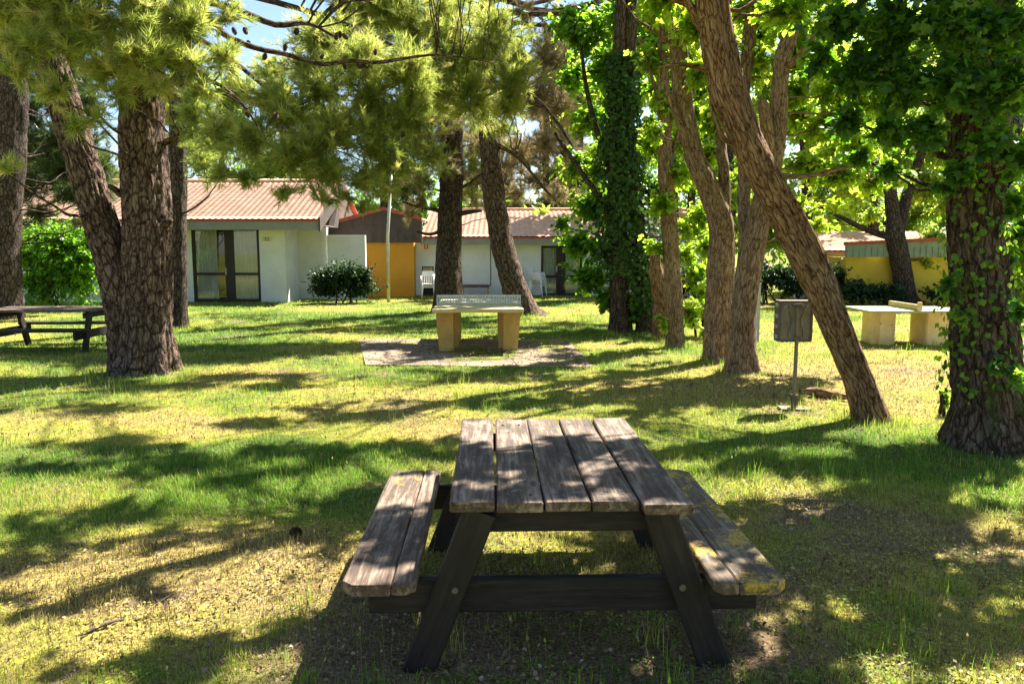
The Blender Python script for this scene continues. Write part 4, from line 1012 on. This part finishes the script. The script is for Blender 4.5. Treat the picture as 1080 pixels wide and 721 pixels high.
tree('p_centre', 'pine_tree', 'dark straight pine behind the perforated net of the ping pong table', 'pine tree', (473,328),
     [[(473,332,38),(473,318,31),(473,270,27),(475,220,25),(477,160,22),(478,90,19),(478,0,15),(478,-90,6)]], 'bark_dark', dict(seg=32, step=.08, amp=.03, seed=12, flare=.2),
     limbs=[[(474,232,6),(462,222,5,-.4),(440,218,3,-.8),(425,213,2,-1)],[(476,228,6),(492,224,5,-.3),(508,222,3,-.5)],[(477,200,5),(492,195,3,-.3),(512,180,1.5,-.5)],[(476,238,5),(455,247,3.5,-.4),(440,244,2,-.6)]])
tree('p_lean', 'pine_tree', 'dark pine leaning left, right of the ping pong table', 'pine tree', (552,332),
     [[(557,342,42),(551,328,31),(541,298,25),(531,262,24),(522,215,23),(517,160,21),(514,110,20),(513,40,18),(515,-40,14),(518,-130,5)]], 'bark_pine', dict(seg=32, step=.08, amp=.03, seed=14, flare=.3),
     limbs=[[(516,150,5),(545,165,3.5,-.3),(575,200,2.5,-.5),(590,215,1.2,-.5)],[(515,90,6),(560,100,4,-.3),(595,140,3,-.4),(618,185,2,-.5)],[(515,60,6),(490,100,4,-.5),(450,120,2,-.9)]])
tree('ivy', 'ivy_clad_tree', 'twin trunked tree thickly clad in dark ivy, left of the slim trunks', 'tree', (668,350),
     [[(655,356,27.0),(654,345,23.4),(653,300,19.8),(652,240,18.0),(649,170,16.2),(652,90,13.5),(655,0,11.7),(658,-90,4.5)],
      [(682,362,27.0),(681,350,21.6),(680,300,18.9),(672,230,17.1),(662,150,15.3),(664,60,12.6),(668,-40,9.9),(670,-120,4.5)]], 'bark_ivy', dict(seg=28, step=.1, amp=.02, seed=18, flare=.3),
     limbs=[[(652,245,9),(630,205,7,.1),(605,170,5,.2),(585,140,3,.3)],[(652,200,8),(630,140,6,.3),(618,90,4,.5),(612,40,3,.6)]])
tree('slim', 'slim_tree', 'slim upright tan tree right of the ivy clad tree', 'tree', (712,365),
     [[(713,370,23.0),(712,360,19.3),(710,300,17.5),(706,240,16.6),(702,180,15.6),(700,120,12.9),(699,50,11.0),(700,-40,8.3),(702,-130,3.7)]], 'bark_tan', dict(seg=32, step=.07, amp=.014, seed=22, flare=.25),
     limbs=[[(703,190,6),(715,140,4,.1),(735,90,3,.2)],[(701,130,6),(690,90,4),(675,40,3)]])
tree('stump', 'dead_tree', 'short broken reddish trunk between the ivy clad tree and the slim tan tree', 'tree trunk', (697,360),
     [[(698,366,19),(697,355,15),(695,320,12),(693,290,15),(692,268,9)]], 'bark_red', dict(seg=24, step=.05, amp=.03, seed=25, flare=.2, lump=.2), Y=15.6)
tree('twin_l', 'tan_tree', 'thick tan trunk curving left at head height, left of the twin pair', 'tree', (762,380),
     [[(760,384,36.5),(759,374,28.7),(759,320,27.0),(761,270,26.1),(760,235,25.2),(748,200,21.8),(733,165,19.1),(722,120,19.1),(717,70,18.3),(714,20,16.5),(712,-60,13.9),(714,-150,7.0),(716,-200,2.6)],
      [(735,168,13.9),(724,140,13.1,-.05),(713,118,9.6,-.1),(707,101,7.0,-.12),(706,98,5.2,-.12)],
      [(762,250,17.4),(764,190,12.2,.1),(760,140,11.3,.3),(763,90,8.7,.5),(768,20,7.0,.6),(770,-60,3.5,.7)]],
     'bark_tan', dict(seg=44, step=.055, amp=.020, lump=.09, seed=28, flare=.28),
     limbs=[[(718,60,6),(700,40,4,-.2),(670,20,3,-.4)],[(720,100,5),(745,78,3,.2),(752,40,2,.3)]])
tree('twin_r', 'tan_tree', 'tan trunk leaning right with a sawn off stub up high, right of the twin pair', 'tree', (782,393),
     [[(782,399,39.6),(782,388,30.6),(783,350,26.1),(788,300,24.3),(797,250,23.4),(805,215,21.6),(815,175,18.9),(819,140,18.9),(822,100,16.2),(826,60,15.3),(838,20,13.5),(850,-60,11.7),(860,-150,7.2),(865,-220,2.7)],
      [(812,170,13.5),(810,145,12.6,-.1),(806,120,10.8,-.2),(804,104,9.0,-.25)],
      [(788,290,13.5),(785,230,12.6,.4),(784,170,11.7,.7),(784,100,11.7,.8),(790,50,12.6,.8),(793,0,11.7,.8),(796,-90,7.2,.8),(798,-160,2.7,.8)]],
     'bark_tan', dict(seg=44, step=.055, amp=.018, lump=.09, seed=31, flare=.3),
     limbs=[[(812,185,7),(850,186,5,-.2),(885,178,3.5,-.4),(915,176,2,-.5)],[(824,80,7),(850,50,5,-.3),(880,10,4,-.5)]])
tree('lean', 'leaning_tree', 'tan tree leaning steeply left with mossy top side, right of the box post', 'tree', (918,443),
     [[(921,452,44.9),(918,440,35.4),(903,395,32.0),(880,340,32.9),(858,285,34.6),(830,230,33.7),(805,185,32.9),(785,140,33.7),(768,95,34.6),(757,45,34.6),(750,0,32.9),(738,-70,29.4),(720,-160,24.3),(700,-270,15.6),(690,-360,5.2)],
      [(752,15,25.9),(748,-20,24.3,.1),(770,-90,19.0,.3),(800,-180,13.8,.5),(820,-280,7.0,.6)]],
     'bark_red', dict(seg=64, step=.035, amp=.018, lump=.10, seed=34, flare=.22, freq=(16,1.5)),
     limbs=[[(754,50,14),(735,20,9,.0),(715,-20,7,-.1),(690,-80,5,-.2)],[(795,160,8),(765,148,5,-.1),(752,120,4,-.15),(748,90,2.5,-.15)],[(750,75,7),(720,68,4,-.1),(692,72,2,-.2)],[(752,20,9),(725,5,6),(700,-4,5)]])
tree('big', 'big_tree', 'massive old dark trunk with ivy sprigs, cut by the right edge', 'tree', (1040,470),
     [[(1046,486,106),(1044,468,90),(1042,430,74),(1039,380,66),(1036,330,58),(1033,280,53),(1031,230,51),(1032,180,52),(1034,120,54),(1036,60,58),(1034,0,54),(1030,-80,46),(1025,-180,34),(1020,-300,20),(1015,-380,7)],
      [(1045,190,44),(1062,120,30,.3),(1085,50,24,.5),(1110,-60,18,.7),(1130,-160,8,.8)]],
     'bark_ivy', dict(seg=96, step=.035, amp=.035, seed=37, flare=.40, lobes=7, freq=(12,1.9), lump=.10),
     limbs=[[(1030,40,18),(985,-10,12,-.3),(930,-50,9,-.6),(880,-90,6,-.8)],[(1030,-100,18),(960,-170,12,.5),(880,-200,8,1.2)]])
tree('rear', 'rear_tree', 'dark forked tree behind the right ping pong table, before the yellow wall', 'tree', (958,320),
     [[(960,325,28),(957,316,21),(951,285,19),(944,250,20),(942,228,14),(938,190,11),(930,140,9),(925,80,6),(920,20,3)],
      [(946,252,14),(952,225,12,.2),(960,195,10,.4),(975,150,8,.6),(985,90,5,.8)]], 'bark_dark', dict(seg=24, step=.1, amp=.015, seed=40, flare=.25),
     limbs=[[(943,250,9),(925,246,7),(905,238,6,-.2),(885,228,4,-.4),(860,215,2.5,-.6)]])

# --- unseen leaf clumps added above the frame, placed to throw chosen shade on the lawn
SH = [ # px,py on the ground, rx, ry (m), leaves
 (350,668,.65,.30,330),(460,690,.6,.35,380),(560,650,.55,.30,240),(655,700,.6,.35,380),(760,690,.7,.4,480),(880,690,.7,.4,500),(1000,690,.7,.4,500),(1080,640,.6,.5,440),
 (840,630,.6,.35,360),(960,655,.5,.3,300),(740,600,.6,.5,360),(840,585,.55,.35,320),(935,580,.5,.3,260),(1060,610,.5,.3,250),
 (760,480,.85,.7,480),(870,480,.9,.7,560),(980,490,.9,.7,600),(1075,510,.7,.7,520),(930,540,.6,.3,280),(1000,545,.5,.3,200),(760,545,.55,.4,200),(680,560,.5,.4,160),
 (560,480,.8,.7,300),(640,470,.7,.7,300),(420,560,.35,.4,60),
 (130,492,.9,.35,260),(210,480,.9,.5,360),(300,492,.9,.5,400),(390,478,.9,.5,380),(460,470,.7,.5,260),(330,440,1.2,.35,260),(240,445,1.,.35,200),(100,470,.6,.3,120),
 (45,555,.55,.22,170),(-30,600,.5,.3,150),(130,540,.4,.15,60),(230,712,.4,.12,90),(110,712,.5,.12,70),
 (40,402,1.3,.5,300),(150,405,1.2,.45,260),(250,400,1.2,.5,280),(350,402,1.2,.5,300),(450,398,1.0,.5,200),(540,402,1.0,.3,120),
 (560,425,.9,.25,120),(650,418,.9,.3,140),(720,405,.8,.35,140),(700,435,.7,.2,100),(600,395,1.0,.3,120),(430,425,.9,.2,110),(80,430,1.0,.25,130),(200,560,.5,.15,60),(60,640,.4,.15,50),(330,560,.4,.15,50),
 (400,372,1.0,.7,240),(480,345,1.2,1.0,260),(600,345,1.6,1.3,460),(660,350,1.3,1.3,400),(560,372,1.,.7,160),(300,345,1.8,1.0,260),(220,335,2,1.2,240),(430,335,1.6,1.2,200),(120,372,1.6,.9,260),(30,375,1.6,.9,300)]
WORLD = {k: [] for k in TREES}
tops = {k: (TREES[k]['paths']) for k in ('p_main','p_behind','p_centre','p_lean','ivy','slim','twin_l','twin_r','lean','big')}
for (px,py,rx,ry,n) in SH:
    g = gnd(px,py); H = 3.3+.39*g.y+.6*rgp.random()
    c = g+SUN*(H/SUN.z); best = min(tops, key=lambda k: min((p.x-c.x)**2+(p.y-c.y)**2 for p,_ in tops[k] if p.z > 2.6))
    for k in range(5):
        a_ = rgp.random()*6.28; q_ = rgp.uniform(.35,.95); s_ = rgp.uniform(.34,.60)
        WORLD[best].append((c.x+math.cos(a_)*rx*q_, c.y+math.sin(a_)*ry*q_, c.z+rgp.uniform(-.15,.5), rx*s_, max(ry*s_*1.2,.16), .35, int(n*3.4*s_*s_*1.0)))  # added shade clumps, merged into the nearest tree's crown mesh

# --- crowns
NEED = dict(kind='pine', leaf=None)
foliage('p_main', [(10,12,9.6,38),(60,8,9.6,45),(30,48,9.4,30),(75,48,9.6,30),(20,75,9.3,22),(60,92,9.5,16,20),(100,25,9.8,40),(150,15,10,45),(150,60,9.7,35,28),(195,25,10.2,42),(200,70,10,32,26),(235,60,10.3,24),(110,72,9.8,28),(125,98,9.8,20),(170,92,9.8,26,16),(215,95,10,20,14),(100,125,9.7,11,15),(78,135,9.7,10,13),(5,180,9.3,11,14),(240,18,10.8,26,20,.6),(120,-40,10,60),(30,-40,9.6,60),(220,-40,11,60)],
        'needle', None, .165, 3.2, 'pine', .55, 1, world=WORLD['p_main'], name='crown', rk=.012, twr=.004)
foliage('p_behind', [(250,95,15,26,22,.6),(230,140,15.5,24,28),(265,150,15,30,30),(300,120,14.8,32),(305,165,14.5,32,26),(345,180,14.5,30,22),(385,190,14.6,26,18),(350,140,14.8,34),(395,150,15,34),(340,95,15.2,34,28),(390,105,15.2,34),(430,125,15.3,34),(420,175,15,26,20),(455,165,15.4,22,20,.7),(235,185,15.4,18,14,.8),(262,190,15,18,12),(290,95,15.2,20,18,.5),(365,208,14.5,14,9),(385,222,14.5,10,8,.8),(330,160,14.6,30,26),(440,95,15.3,26,20),(300,205,14.4,16,9),(340,208,14.5,14,8),(410,200,15,14,8),(380,60,15,36),(430,75,15.2,36),(340,40,15.4,36,26),(320,75,15.4,22,18,.6),(205,120,16,20,34,1,.25),(215,170,16.5,18,16,1,.25)],
        'needle', None, .19, 2.6, 'pine', .45, 2, world=WORLD['p_behind'], rk=.010, twr=.004)
foliage('p_lean', [(475,60,17,38),(520,40,17,38),(540,85,16.8,26,30),(500,100,17,34),(455,100,17,28),(470,20,17.5,40),(430,25,17.5,36),(540,110,17,18,20),(400,10,17.5,36),(370,-5,17.5,30),(545,60,17,20),(530,135,19,20,16,.5,.7)],
        'needle', None, .21, 2.4, 'pine', .5, 3, world=WORLD['p_lean'], rk=.012, twr=.005)
foliage('p_centre', [(440,190,22,22,16,.8),(445,215,22,14,14,.7),(470,180,22.5,28,20,.6),(505,190,23,22,18,.5),(505,150,23,28,20,.5),(440,150,22,28,22,.7),(470,130,22,30,20,.7),(430,225,22,10,16,.6,.8),(520,225,24,18,12,.35),(500,215,23,16,10,.35)],
        'needle_dry', None, .19, 1.8, 'pine', .35, 4, world=WORLD['p_centre'], rk=.010, twig='twig_dark', twr=.006)
# the dead brown side of the leaning pine
T = TREES['p_lean']; nb = NB(); rng = np.random.default_rng(77); cc = []
for (px,py,r,ry) in ((575,60,30,40),(590,110,26,34),(575,150,30,28),(600,165,24,26),(560,190,24,20),(590,205,22,14),(610,210,14,14),(570,100,24,26),(545,160,20,26),(600,60,24,26),(535,190,14,16),(560,110,20,24),(555,15,24,24),(590,20,22,24),(545,205,18,14)):
    p = at(px,py,21.5); R = r*mpp(21.5); Rz = ry*mpp(21.5); cc.append((p,R)); clump_pine(nb, rng, p, (R,R*.9,Rz), int(1.3*24*R*Rz/(.18*.18)), .18, tint=.75, twr=.007)
nb.build('dead_crown', [M['needle_dry'],M['twig']], T['t'], T['b']); boughs(T['paths'], cc, rgp, M['bark_dark'], T['t'], T['b'], name='dead_branches', rk=.012)
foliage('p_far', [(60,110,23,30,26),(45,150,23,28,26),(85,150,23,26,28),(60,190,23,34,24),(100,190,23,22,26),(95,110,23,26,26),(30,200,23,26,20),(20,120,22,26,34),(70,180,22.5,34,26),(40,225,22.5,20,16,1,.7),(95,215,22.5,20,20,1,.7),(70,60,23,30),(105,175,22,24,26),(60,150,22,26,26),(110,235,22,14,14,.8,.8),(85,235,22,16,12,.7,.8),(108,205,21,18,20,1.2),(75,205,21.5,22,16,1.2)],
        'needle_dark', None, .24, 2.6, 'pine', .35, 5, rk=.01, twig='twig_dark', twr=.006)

foliage('ivy', [(618,30,17.6,34),(640,70,17.4,28),(605,80,18,26,26,.6),(625,125,17.6,26),(612,170,17.8,22,22,.7),(625,215,17.2,26),(612,255,17.2,24,22),(622,292,17,28,24),(642,312,17,22,18),(640,260,17,24),(695,40,17.6,28),(700,90,17.6,26),(660,10,17.5,34),(600,20,18,26,26,.6),(595,235,17.4,12,12,.6),(700,320,16.8,14,22),(665,330,16.8,18,18),(690,200,17,16,26),(640,150,16.9,12,18,.8,.75),(686,130,16.9,12,20,.8,.8),(692,285,16.6,12,20,.9,.75),(648,235,16.7,14,16,.8,.8),(630,180,16.8,12,14,.8,.8),(675,320,16.6,12,12,.7,.7)],
        'leaf_green', LEAF_POP, .13, 3.2, 'broad', .5, 6, world=WORLD['ivy'], rk=.012, minh=.8)
def ivy_on(key, name, n, y0, y1, thick, size, mt, seed, pathsel=None, tint=.4, taper=False):
    T = TREES[key]; rng = np.random.default_rng(seed); P = [(p,r) for p,r in T['paths'] if y0 < p.z < y1]
    if pathsel: P = [q for q in P if pathsel(q)]
    i = rng.integers(0,len(P),n); c = np.array([tuple(P[k][0]) for k in i]); r = np.array([P[k][1] for k in i])
    th = rng.random(n)*2*PI; z = c[:,2]
    bulk = thick*np.clip(-.25+2.4*fbm(z*1.5+2*np.cos(th), np.sin(th)*1.6+z*.5, seed, 3),.12,2)
    if taper: bulk = bulk*np.interp(z,[0,.6,1.4,3.4,4.4,6],[.5,.8,1.25,1.1,.45,.4])
    rad = r+bulk*rng.random(n)**.6
    d = np.stack([np.cos(th),np.sin(th),np.zeros(n)],1)
    o = c+d*rad[:,None]+np.array([0,0,1])*rng.normal(size=(n,1))*.06
    fr = frames(np.array([0,0,-1.])+.6*rdir(rng,n)+d*.3, d+.6*rdir(rng,n)+np.array([0,0,.3])); rn = np.clip(tint+.2*rng.normal(size=n),0,1)
    nb = NB(); nb.inst(LEAF_POP[0]*np.array([1.25,1,1]), LEAF_POP[1], o, fr, size*(.6+.7*rng.random(n)), 0, np.stack([rn,rn,rn*0],1))
    s = rng.choice(n, n//12); nb.twigs(c[s]+d[s]*r[s][:,None], o[s]+np.array([0,0,.12]), np.full(len(s),.005), np.full(len(s),.003), 1)
    nb.build(name, [M[mt],M['twig_dark']], T['t'], T['b'])
ivy_on('ivy','ivy', 8500, .35, 5.9, .30, .085, 'leaf_ivy', 5, lambda q: q[1] > .09 and (q[0].x > TREES['ivy']['b'].x-.05 or q[0].z > 1.3), taper=True)
foliage('slim', [(722,60,14.3,30),(700,110,14.2,24,24,.8),(735,120,14.4,24),(718,180,14.2,24,22),(700,215,14.1,22,18),(728,235,14.3,22,20),(690,60,14.3,26,26,.8),(700,10,14.3,36),(734,180,14.4,18),(735,290,14.6,16,22),(728,330,14.6,15,18,.8),(690,260,14.2,16,16,.7),(745,350,14.8,10,10,.6),(690,150,14.8,20,22),(715,150,14.6,18,20),(740,90,14.8,20,24),(722,265,14.7,16,18),(740,300,14.9,14,18),(700,340,13.9,7,12,.6)],
        'leaf_bright', LEAF_POP, .105, 3.0, 'broad', .5, 7, world=WORLD['slim'], rk=.010, minh=.9)
foliage('twin_l', [(740,20,11.6,36),(700,5,11.6,30,26,.7),(735,75,11.8,22,26,.8),(755,120,12.6,22,26),(748,160,12.8,20,20,.8),(772,190,12.8,18,20,.8),(690,140,12.5,14,18,.5),(738,225,12.9,16,18,.8),(745,260,12.9,13,18,.7)],
        'leaf_bright', LEAF_POP, .095, 3.0, 'broad', .55, 8, world=WORLD['twin_l'], rk=.010, minh=1.2)
foliage('twin_r', [(790,140,12.4,16,20,.6),(800,60,12,30,30,.8),(835,95,11.6,26,26),(855,55,11.5,36),(870,130,11.4,34,30),(850,170,11.4,30,24),(885,180,11.4,30,22),(840,215,11.6,22,14,.8),(905,150,11.4,30,26),(840,20,11.6,34),(890,90,11.2,34),(920,100,11.2,30),(880,215,11.6,18,12,.7),(790,10,12,30,24),(775,90,12.4,16,22,.7),(845,120,12.2,28,26),(875,60,12,30,28),(915,190,11.8,22,16),(865,235,11.9,16,12,.7),(930,150,11.8,24,22),(800,30,12.4,30,26),(950,185,12,16,14,.8)],
        'leaf_bright', LEAF_POP, .09, 3.0, 'broad', .6, 9, world=WORLD['twin_r'], rk=.010, minh=1.6)
foliage('lean', [(830,8,8.2,40,22),(700,-10,8,40,24),(870,-20,8.2,50,30),(690,-70,8,60)],
        'leaf_bright', LEAF_POP, .085, 3.0, 'broad', .4, 10, world=WORLD['lean'], rk=.012)
foliage('big', [(885,18,6.6,42,34),(940,25,6.4,46),(1000,15,6.2,46),(1055,25,6.2,46),(905,75,6.5,36),(955,85,6.3,40),(1010,85,6.1,42),(1060,90,6.0,42),(895,125,6.6,24,22),(935,135,6.5,28,22),(980,135,6.2,28,24),(1045,145,6.0,34,24),(1080,160,6.0,30,30),(905,165,6.6,16,12),(935,178,6.6,18,12),(1015,180,6.2,24,16),(1072,215,6.2,16,18,.8),(995,195,6.4,12,10,.7),(865,60,6.8,22,20,.8),(950,-50,6.4,70,40),(1050,-60,6.4,70,50),(1062,270,6.9,12,16,.5),(1076,330,6.3,12,20,.6),(1070,395,6.0,13,12,.5),(1052,385,6.1,9,9,.5),(1002,300,6.6,10,22,.5),(1012,330,6.5,8,20,.4),(1078,245,7.0,18,20,.6)],
        'leaf_big', LEAF_MAP, .068, 3.1, 'broad', .42, 11, world=WORLD['big'], rk=.012, minh=.9)
ivy_on('big','ivy', 1100, .5, 3.6, .10, .055, 'leaf_green', 9, lambda q: q[1] > .18, tint=.6)
foliage('rear', [(900,190,27,36,26),(935,170,27,36),(975,190,27,34),(960,130,27,44),(1000,150,27,44),(1000,215,27,26,20),(985,250,26.5,22,20),(920,225,27,22,12,.7),(870,200,27,26,22),(880,232,26.6,18,12,.8),(900,120,27,44),(1010,90,27,50),(975,275,26.4,16,10,.8),(1025,260,27,20,22)],
        'leaf_far', LEAF_OVAL, .17, 3.4, 'broad', .6, 12, rk=.010, twr=.008)

# --- shrubs
def shrub(name, label, cat, px, py0, py1, Y, rx, mt, size, dens, seed, tint=.5, leaf=LEAF_POP, group=None, core=True, n_st=5, rows=None):
    b = Vector((at(px,py1,Y).x, Y, 0)); t = thing(name, label, cat, b, 0, group); rng = np.random.default_rng(seed)
    top = at(px,py0,Y).z; R = rx*mpp(Y)*1.18; nb = NB(); lst = rows or [(0,.5,1,.5)]
    for (dx,zc,rr,rz) in lst:
        clump_leaves(nb, rng, (b.x+dx*R, Y, top*zc), (R*rr, R*rr*.8, top*rz), int(6*dens*R*rr*top*rz/(size*size)), size, leaf, tint=tint, twr=.006, droop=.1)
    nb.build('foliage', [M[mt],M['twig_dark']], t, b)
    nb = NB(); rr_ = random.Random(seed)
    for k in range(n_st):
        a = b+Vector((rr_.uniform(-.25,.25)*R, rr_.uniform(-.2,.2)*R, -.05)); e = b+Vector((rr_.uniform(-.6,.6)*R, rr_.uniform(-.4,.4)*R, top*rr_.uniform(.5,.8)))
        woody(nb, branch_pts(a,e,.03,.010,rr_,-.1,4), seg=6, step=.15, amp=0, seed=k)
    o = nb.build('stems', M['bark_dark'], t, b, smooth=True); o.data.attributes['var'].name='bark'
rw = [(-.35,.32,.8,.42),(.35,.34,.8,.42),(0,.66,1.0,.45),(-.5,.6,.6,.38),(.55,.62,.6,.38)]
shrub('round_bush', 'tall bright green bush against the wall behind the left picnic table', 'bush', 64, 216, 322, 23.5, 48, 'leaf_bush', .12, 5.0, 1, .55, rows=rw)
shrub('dark_bush', 'dark rounded bush in front of the white garden wall', 'bush', 362, 268, 322, 26.2, 36, 'leaf_hedge', .10, 7.0, 2, .4, rows=[(-.4,.35,.6,.36),(.4,.35,.6,.36),(0,.55,.8,.45),(.45,.6,.5,.35),(-.45,.55,.5,.35)])
shrub('low_shrub', 'sprawling bright shrub of young shoots between the slim tree and tan trunks', 'bush', 738, 290, 366, 15.8, 26, 'leaf_bright', .085, 2.2, 3, .6, rows=[(0,.45,.8,.45),(.3,.7,.6,.3),(-.4,.3,.5,.3)])
for i,(px,lab,y0,rx) in enumerate(((905,'dark clipped hedge left of the rear forked tree, below the yellow wall',289,22),(935,'dark hedge plant just behind the rear forked tree',292,20),(995,'loose dark bush on thin stems right of the rear forked tree',293,22))):
    shrub('hedge_bush', lab, 'hedge', px, y0, 322, 25.2, rx, 'leaf_hedge', .09, 5.0 if i<2 else 3, 20+i, .5, rows=[(-.5,.45,.7,.45),(.5,.45,.7,.45),(0,.5,.8,.5)], group='hedge below the yellow wall')
for i,(px,lab) in enumerate(((700,'tall dark hedge seen between the ivy clad tree and slim tree'),(757,'tall dark hedge behind the twin tan trunks'),(812,'tall dark hedge behind the box on the post'),(866,'tall dark hedge under the leaning trunk, left of the yellow house'))):
    shrub('tall_hedge', lab, 'hedge', px, 262+i%2*4, 322, 25.6+.3*i, 36, 'leaf_hedge', .12, 4.6, 30+i, .45, rows=[(-.5,.4,.7,.42),(.5,.4,.7,.42),(0,.55,.9,.48)], group='tall hedge behind the right lawn')
shrub('edge_shrub', 'pale leafy shrub at the right edge, behind the massive trunk', 'bush', 1085, 215, 345, 18, 40, 'leaf_bright', .12, 2.6, 41, .7, rows=rw)
shrub('young_plant', 'single thin young plant standing in dry grass left of the massive trunk', 'plant', 993, 405, 452, 8.1, 9, 'leaf_green', .06, .55, 42, .6, rows=[(0,.6,.9,.5)], n_st=2)

# --- trees beyond the houses
def bg_tree(px, Y, label, kind, py_top, r, mt, tint, seed, name, low=250, wd=1.0):
    b = Vector((at(px,300,Y).x, Y, 0)); key = 'bg%d' % seed; top = at(px,py_top,Y).z; rg = random.Random(seed)
    tree(key, name, label, 'pine tree' if kind=='pine' else 'tree', (px,300), [[('w',b.x,Y,-.2,.30),('w',b.x+.1,Y,top*.3,.24),('w',b.x-.1,Y+.2,top*.6,.17),('w',b.x,Y,top*.92,.05)]], 'bark_dark', dict(seg=12, step=.4, amp=0, seed=seed), Y=Y, group='leafy trees behind the right trunks' if seed>=140 else 'trees beyond the houses')
    cl = []
    k = 15
    for i in range(k):
        f = i/(k-1); py = low-10+(py_top+20-low)*f+rg.uniform(-12,12); x = px+rg.uniform(-1,1)*r*wd*(1.0-.35*f); rr = r*rg.uniform(.42,.62)
        cl.append((x,py,Y+rg.uniform(-1.5,1.5),rr,rr*.75,1,max(.1,min(.9,tint+rg.uniform(-.15,.15)))))
    foliage(key, cl, mt, LEAF_OVAL, .36 if kind!='pine' else .46, 3.0 if kind!='pine' else 2.2, kind, tint, seed, rk=.012, twr=.012, twig='twig_dark')
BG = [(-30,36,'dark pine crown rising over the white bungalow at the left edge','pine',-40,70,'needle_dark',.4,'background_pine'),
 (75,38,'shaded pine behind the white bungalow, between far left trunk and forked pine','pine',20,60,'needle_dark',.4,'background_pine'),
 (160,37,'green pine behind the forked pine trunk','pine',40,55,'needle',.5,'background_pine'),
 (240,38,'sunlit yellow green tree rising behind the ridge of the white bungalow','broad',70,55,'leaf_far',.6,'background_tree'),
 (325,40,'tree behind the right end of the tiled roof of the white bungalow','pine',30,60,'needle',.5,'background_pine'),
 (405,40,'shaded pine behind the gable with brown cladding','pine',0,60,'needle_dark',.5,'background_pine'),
 (500,42,'pine behind the long house, seen between the two centre pines','pine',10,60,'needle',.6,'background_pine'),
 (575,40,'brownish pine behind the roof of the long house','pine',25,55,'needle_dry',.4,'background_pine'),
 (650,39,'bright leafy tree behind the ivy clad tree','broad',15,60,'leaf_far',.55,'background_tree'),
 (725,38,'bright leafy tree beyond the slim tree','broad',-10,60,'leaf_far',.6,'background_tree'),
 (780,41,'pale leafy tree far behind the twin tan trunks','broad',130,45,'leaf_far',.6,'background_tree'),
 (850,39,'luminous yellow green tree behind the leaning trunk','broad',40,65,'leaf_far',.8,'background_tree'),
 (930,42,'tall light green tree behind the rear forked tree','broad',10,70,'leaf_far',.7,'background_tree'),
 (1010,40,'light green tree rising over the yellow house beside the massive trunk','broad',0,70,'leaf_far',.7,'background_tree'),
 (1090,38,'light green tree at the right edge behind the yellow house','broad',0,70,'leaf_far',.65,'background_tree')]
for i,(px,Y,lab,kind,pt,r,mt,tn,nm) in enumerate(BG): bg_tree(px,Y+11,lab,kind,pt,r,mt,tn,100+i,nm)
MID = [(612,33,'light green tree just behind the ivy clad tree, over the roof end',20,45,.5),(705,32,'bright green tree seen between the ivy clad tree and the slim trunk',0,50,.6),(765,33,'sunlit green tree filling the gap behind the twin tan trunks',-15,50,.65),(845,34,'glowing yellow green tree right behind the leaning trunk',0,55,.85),(915,35,'light green tree between the leaning trunk and the rear forked tree',60,45,.8)]
for i,(px,Y,lab,pt,r,tn) in enumerate(MID): bg_tree(px,Y,lab,'broad',pt,r,'leaf_far' if tn>.55 else 'leaf_bright',tn,140+i,'leafy_tree',low=245)
# far wood closing the horizon
nb = NB(); rng = np.random.default_rng(9)
for i in range(34):
    px = -260+i*50; Yy = 58+5*math.sin(i*2.1)
    clump_leaves(nb, rng, at(px, 226+10*math.sin(i*1.7), Yy), (3.6,2.5,4.2), 1300, .55, LEAF_OVAL, tint=.45, twr=.02)
tag(nb.build('far_wood', [M['leaf_green'],M['twig_dark']]), 'distant wood closing the view behind the houses', 'wood', kind='stuff')

# --- cones hanging in the pines
for key, n, reg, Yr, sd in (('p_main',14,(215,400,25,100),(11.2,12.8),4),('p_behind',12,(260,480,40,160),(14.0,15.2),5)):
    T = TREES[key]; rg = random.Random(sd)
    for k in range(n):
        p = at(rg.uniform(reg[0],reg[1]), rg.uniform(reg[2],reg[3]), rg.uniform(*Yr))
        q = min(T['paths'], key=lambda a: (a[0]-p).length)[0]
        if key == 'p_main': p = q+(p-q)*.25 if (p-q).length > .3 else p
        o = bpy.data.objects.new('pine_cone', CONE); C.objects.link(o); o.parent = T['t']; o.location = p-T['b']; o.rotation_euler = (rg.uniform(2.2,3.6), rg.uniform(-.5,.5), rg.uniform(0,6)); o.scale = (1.15,)*3
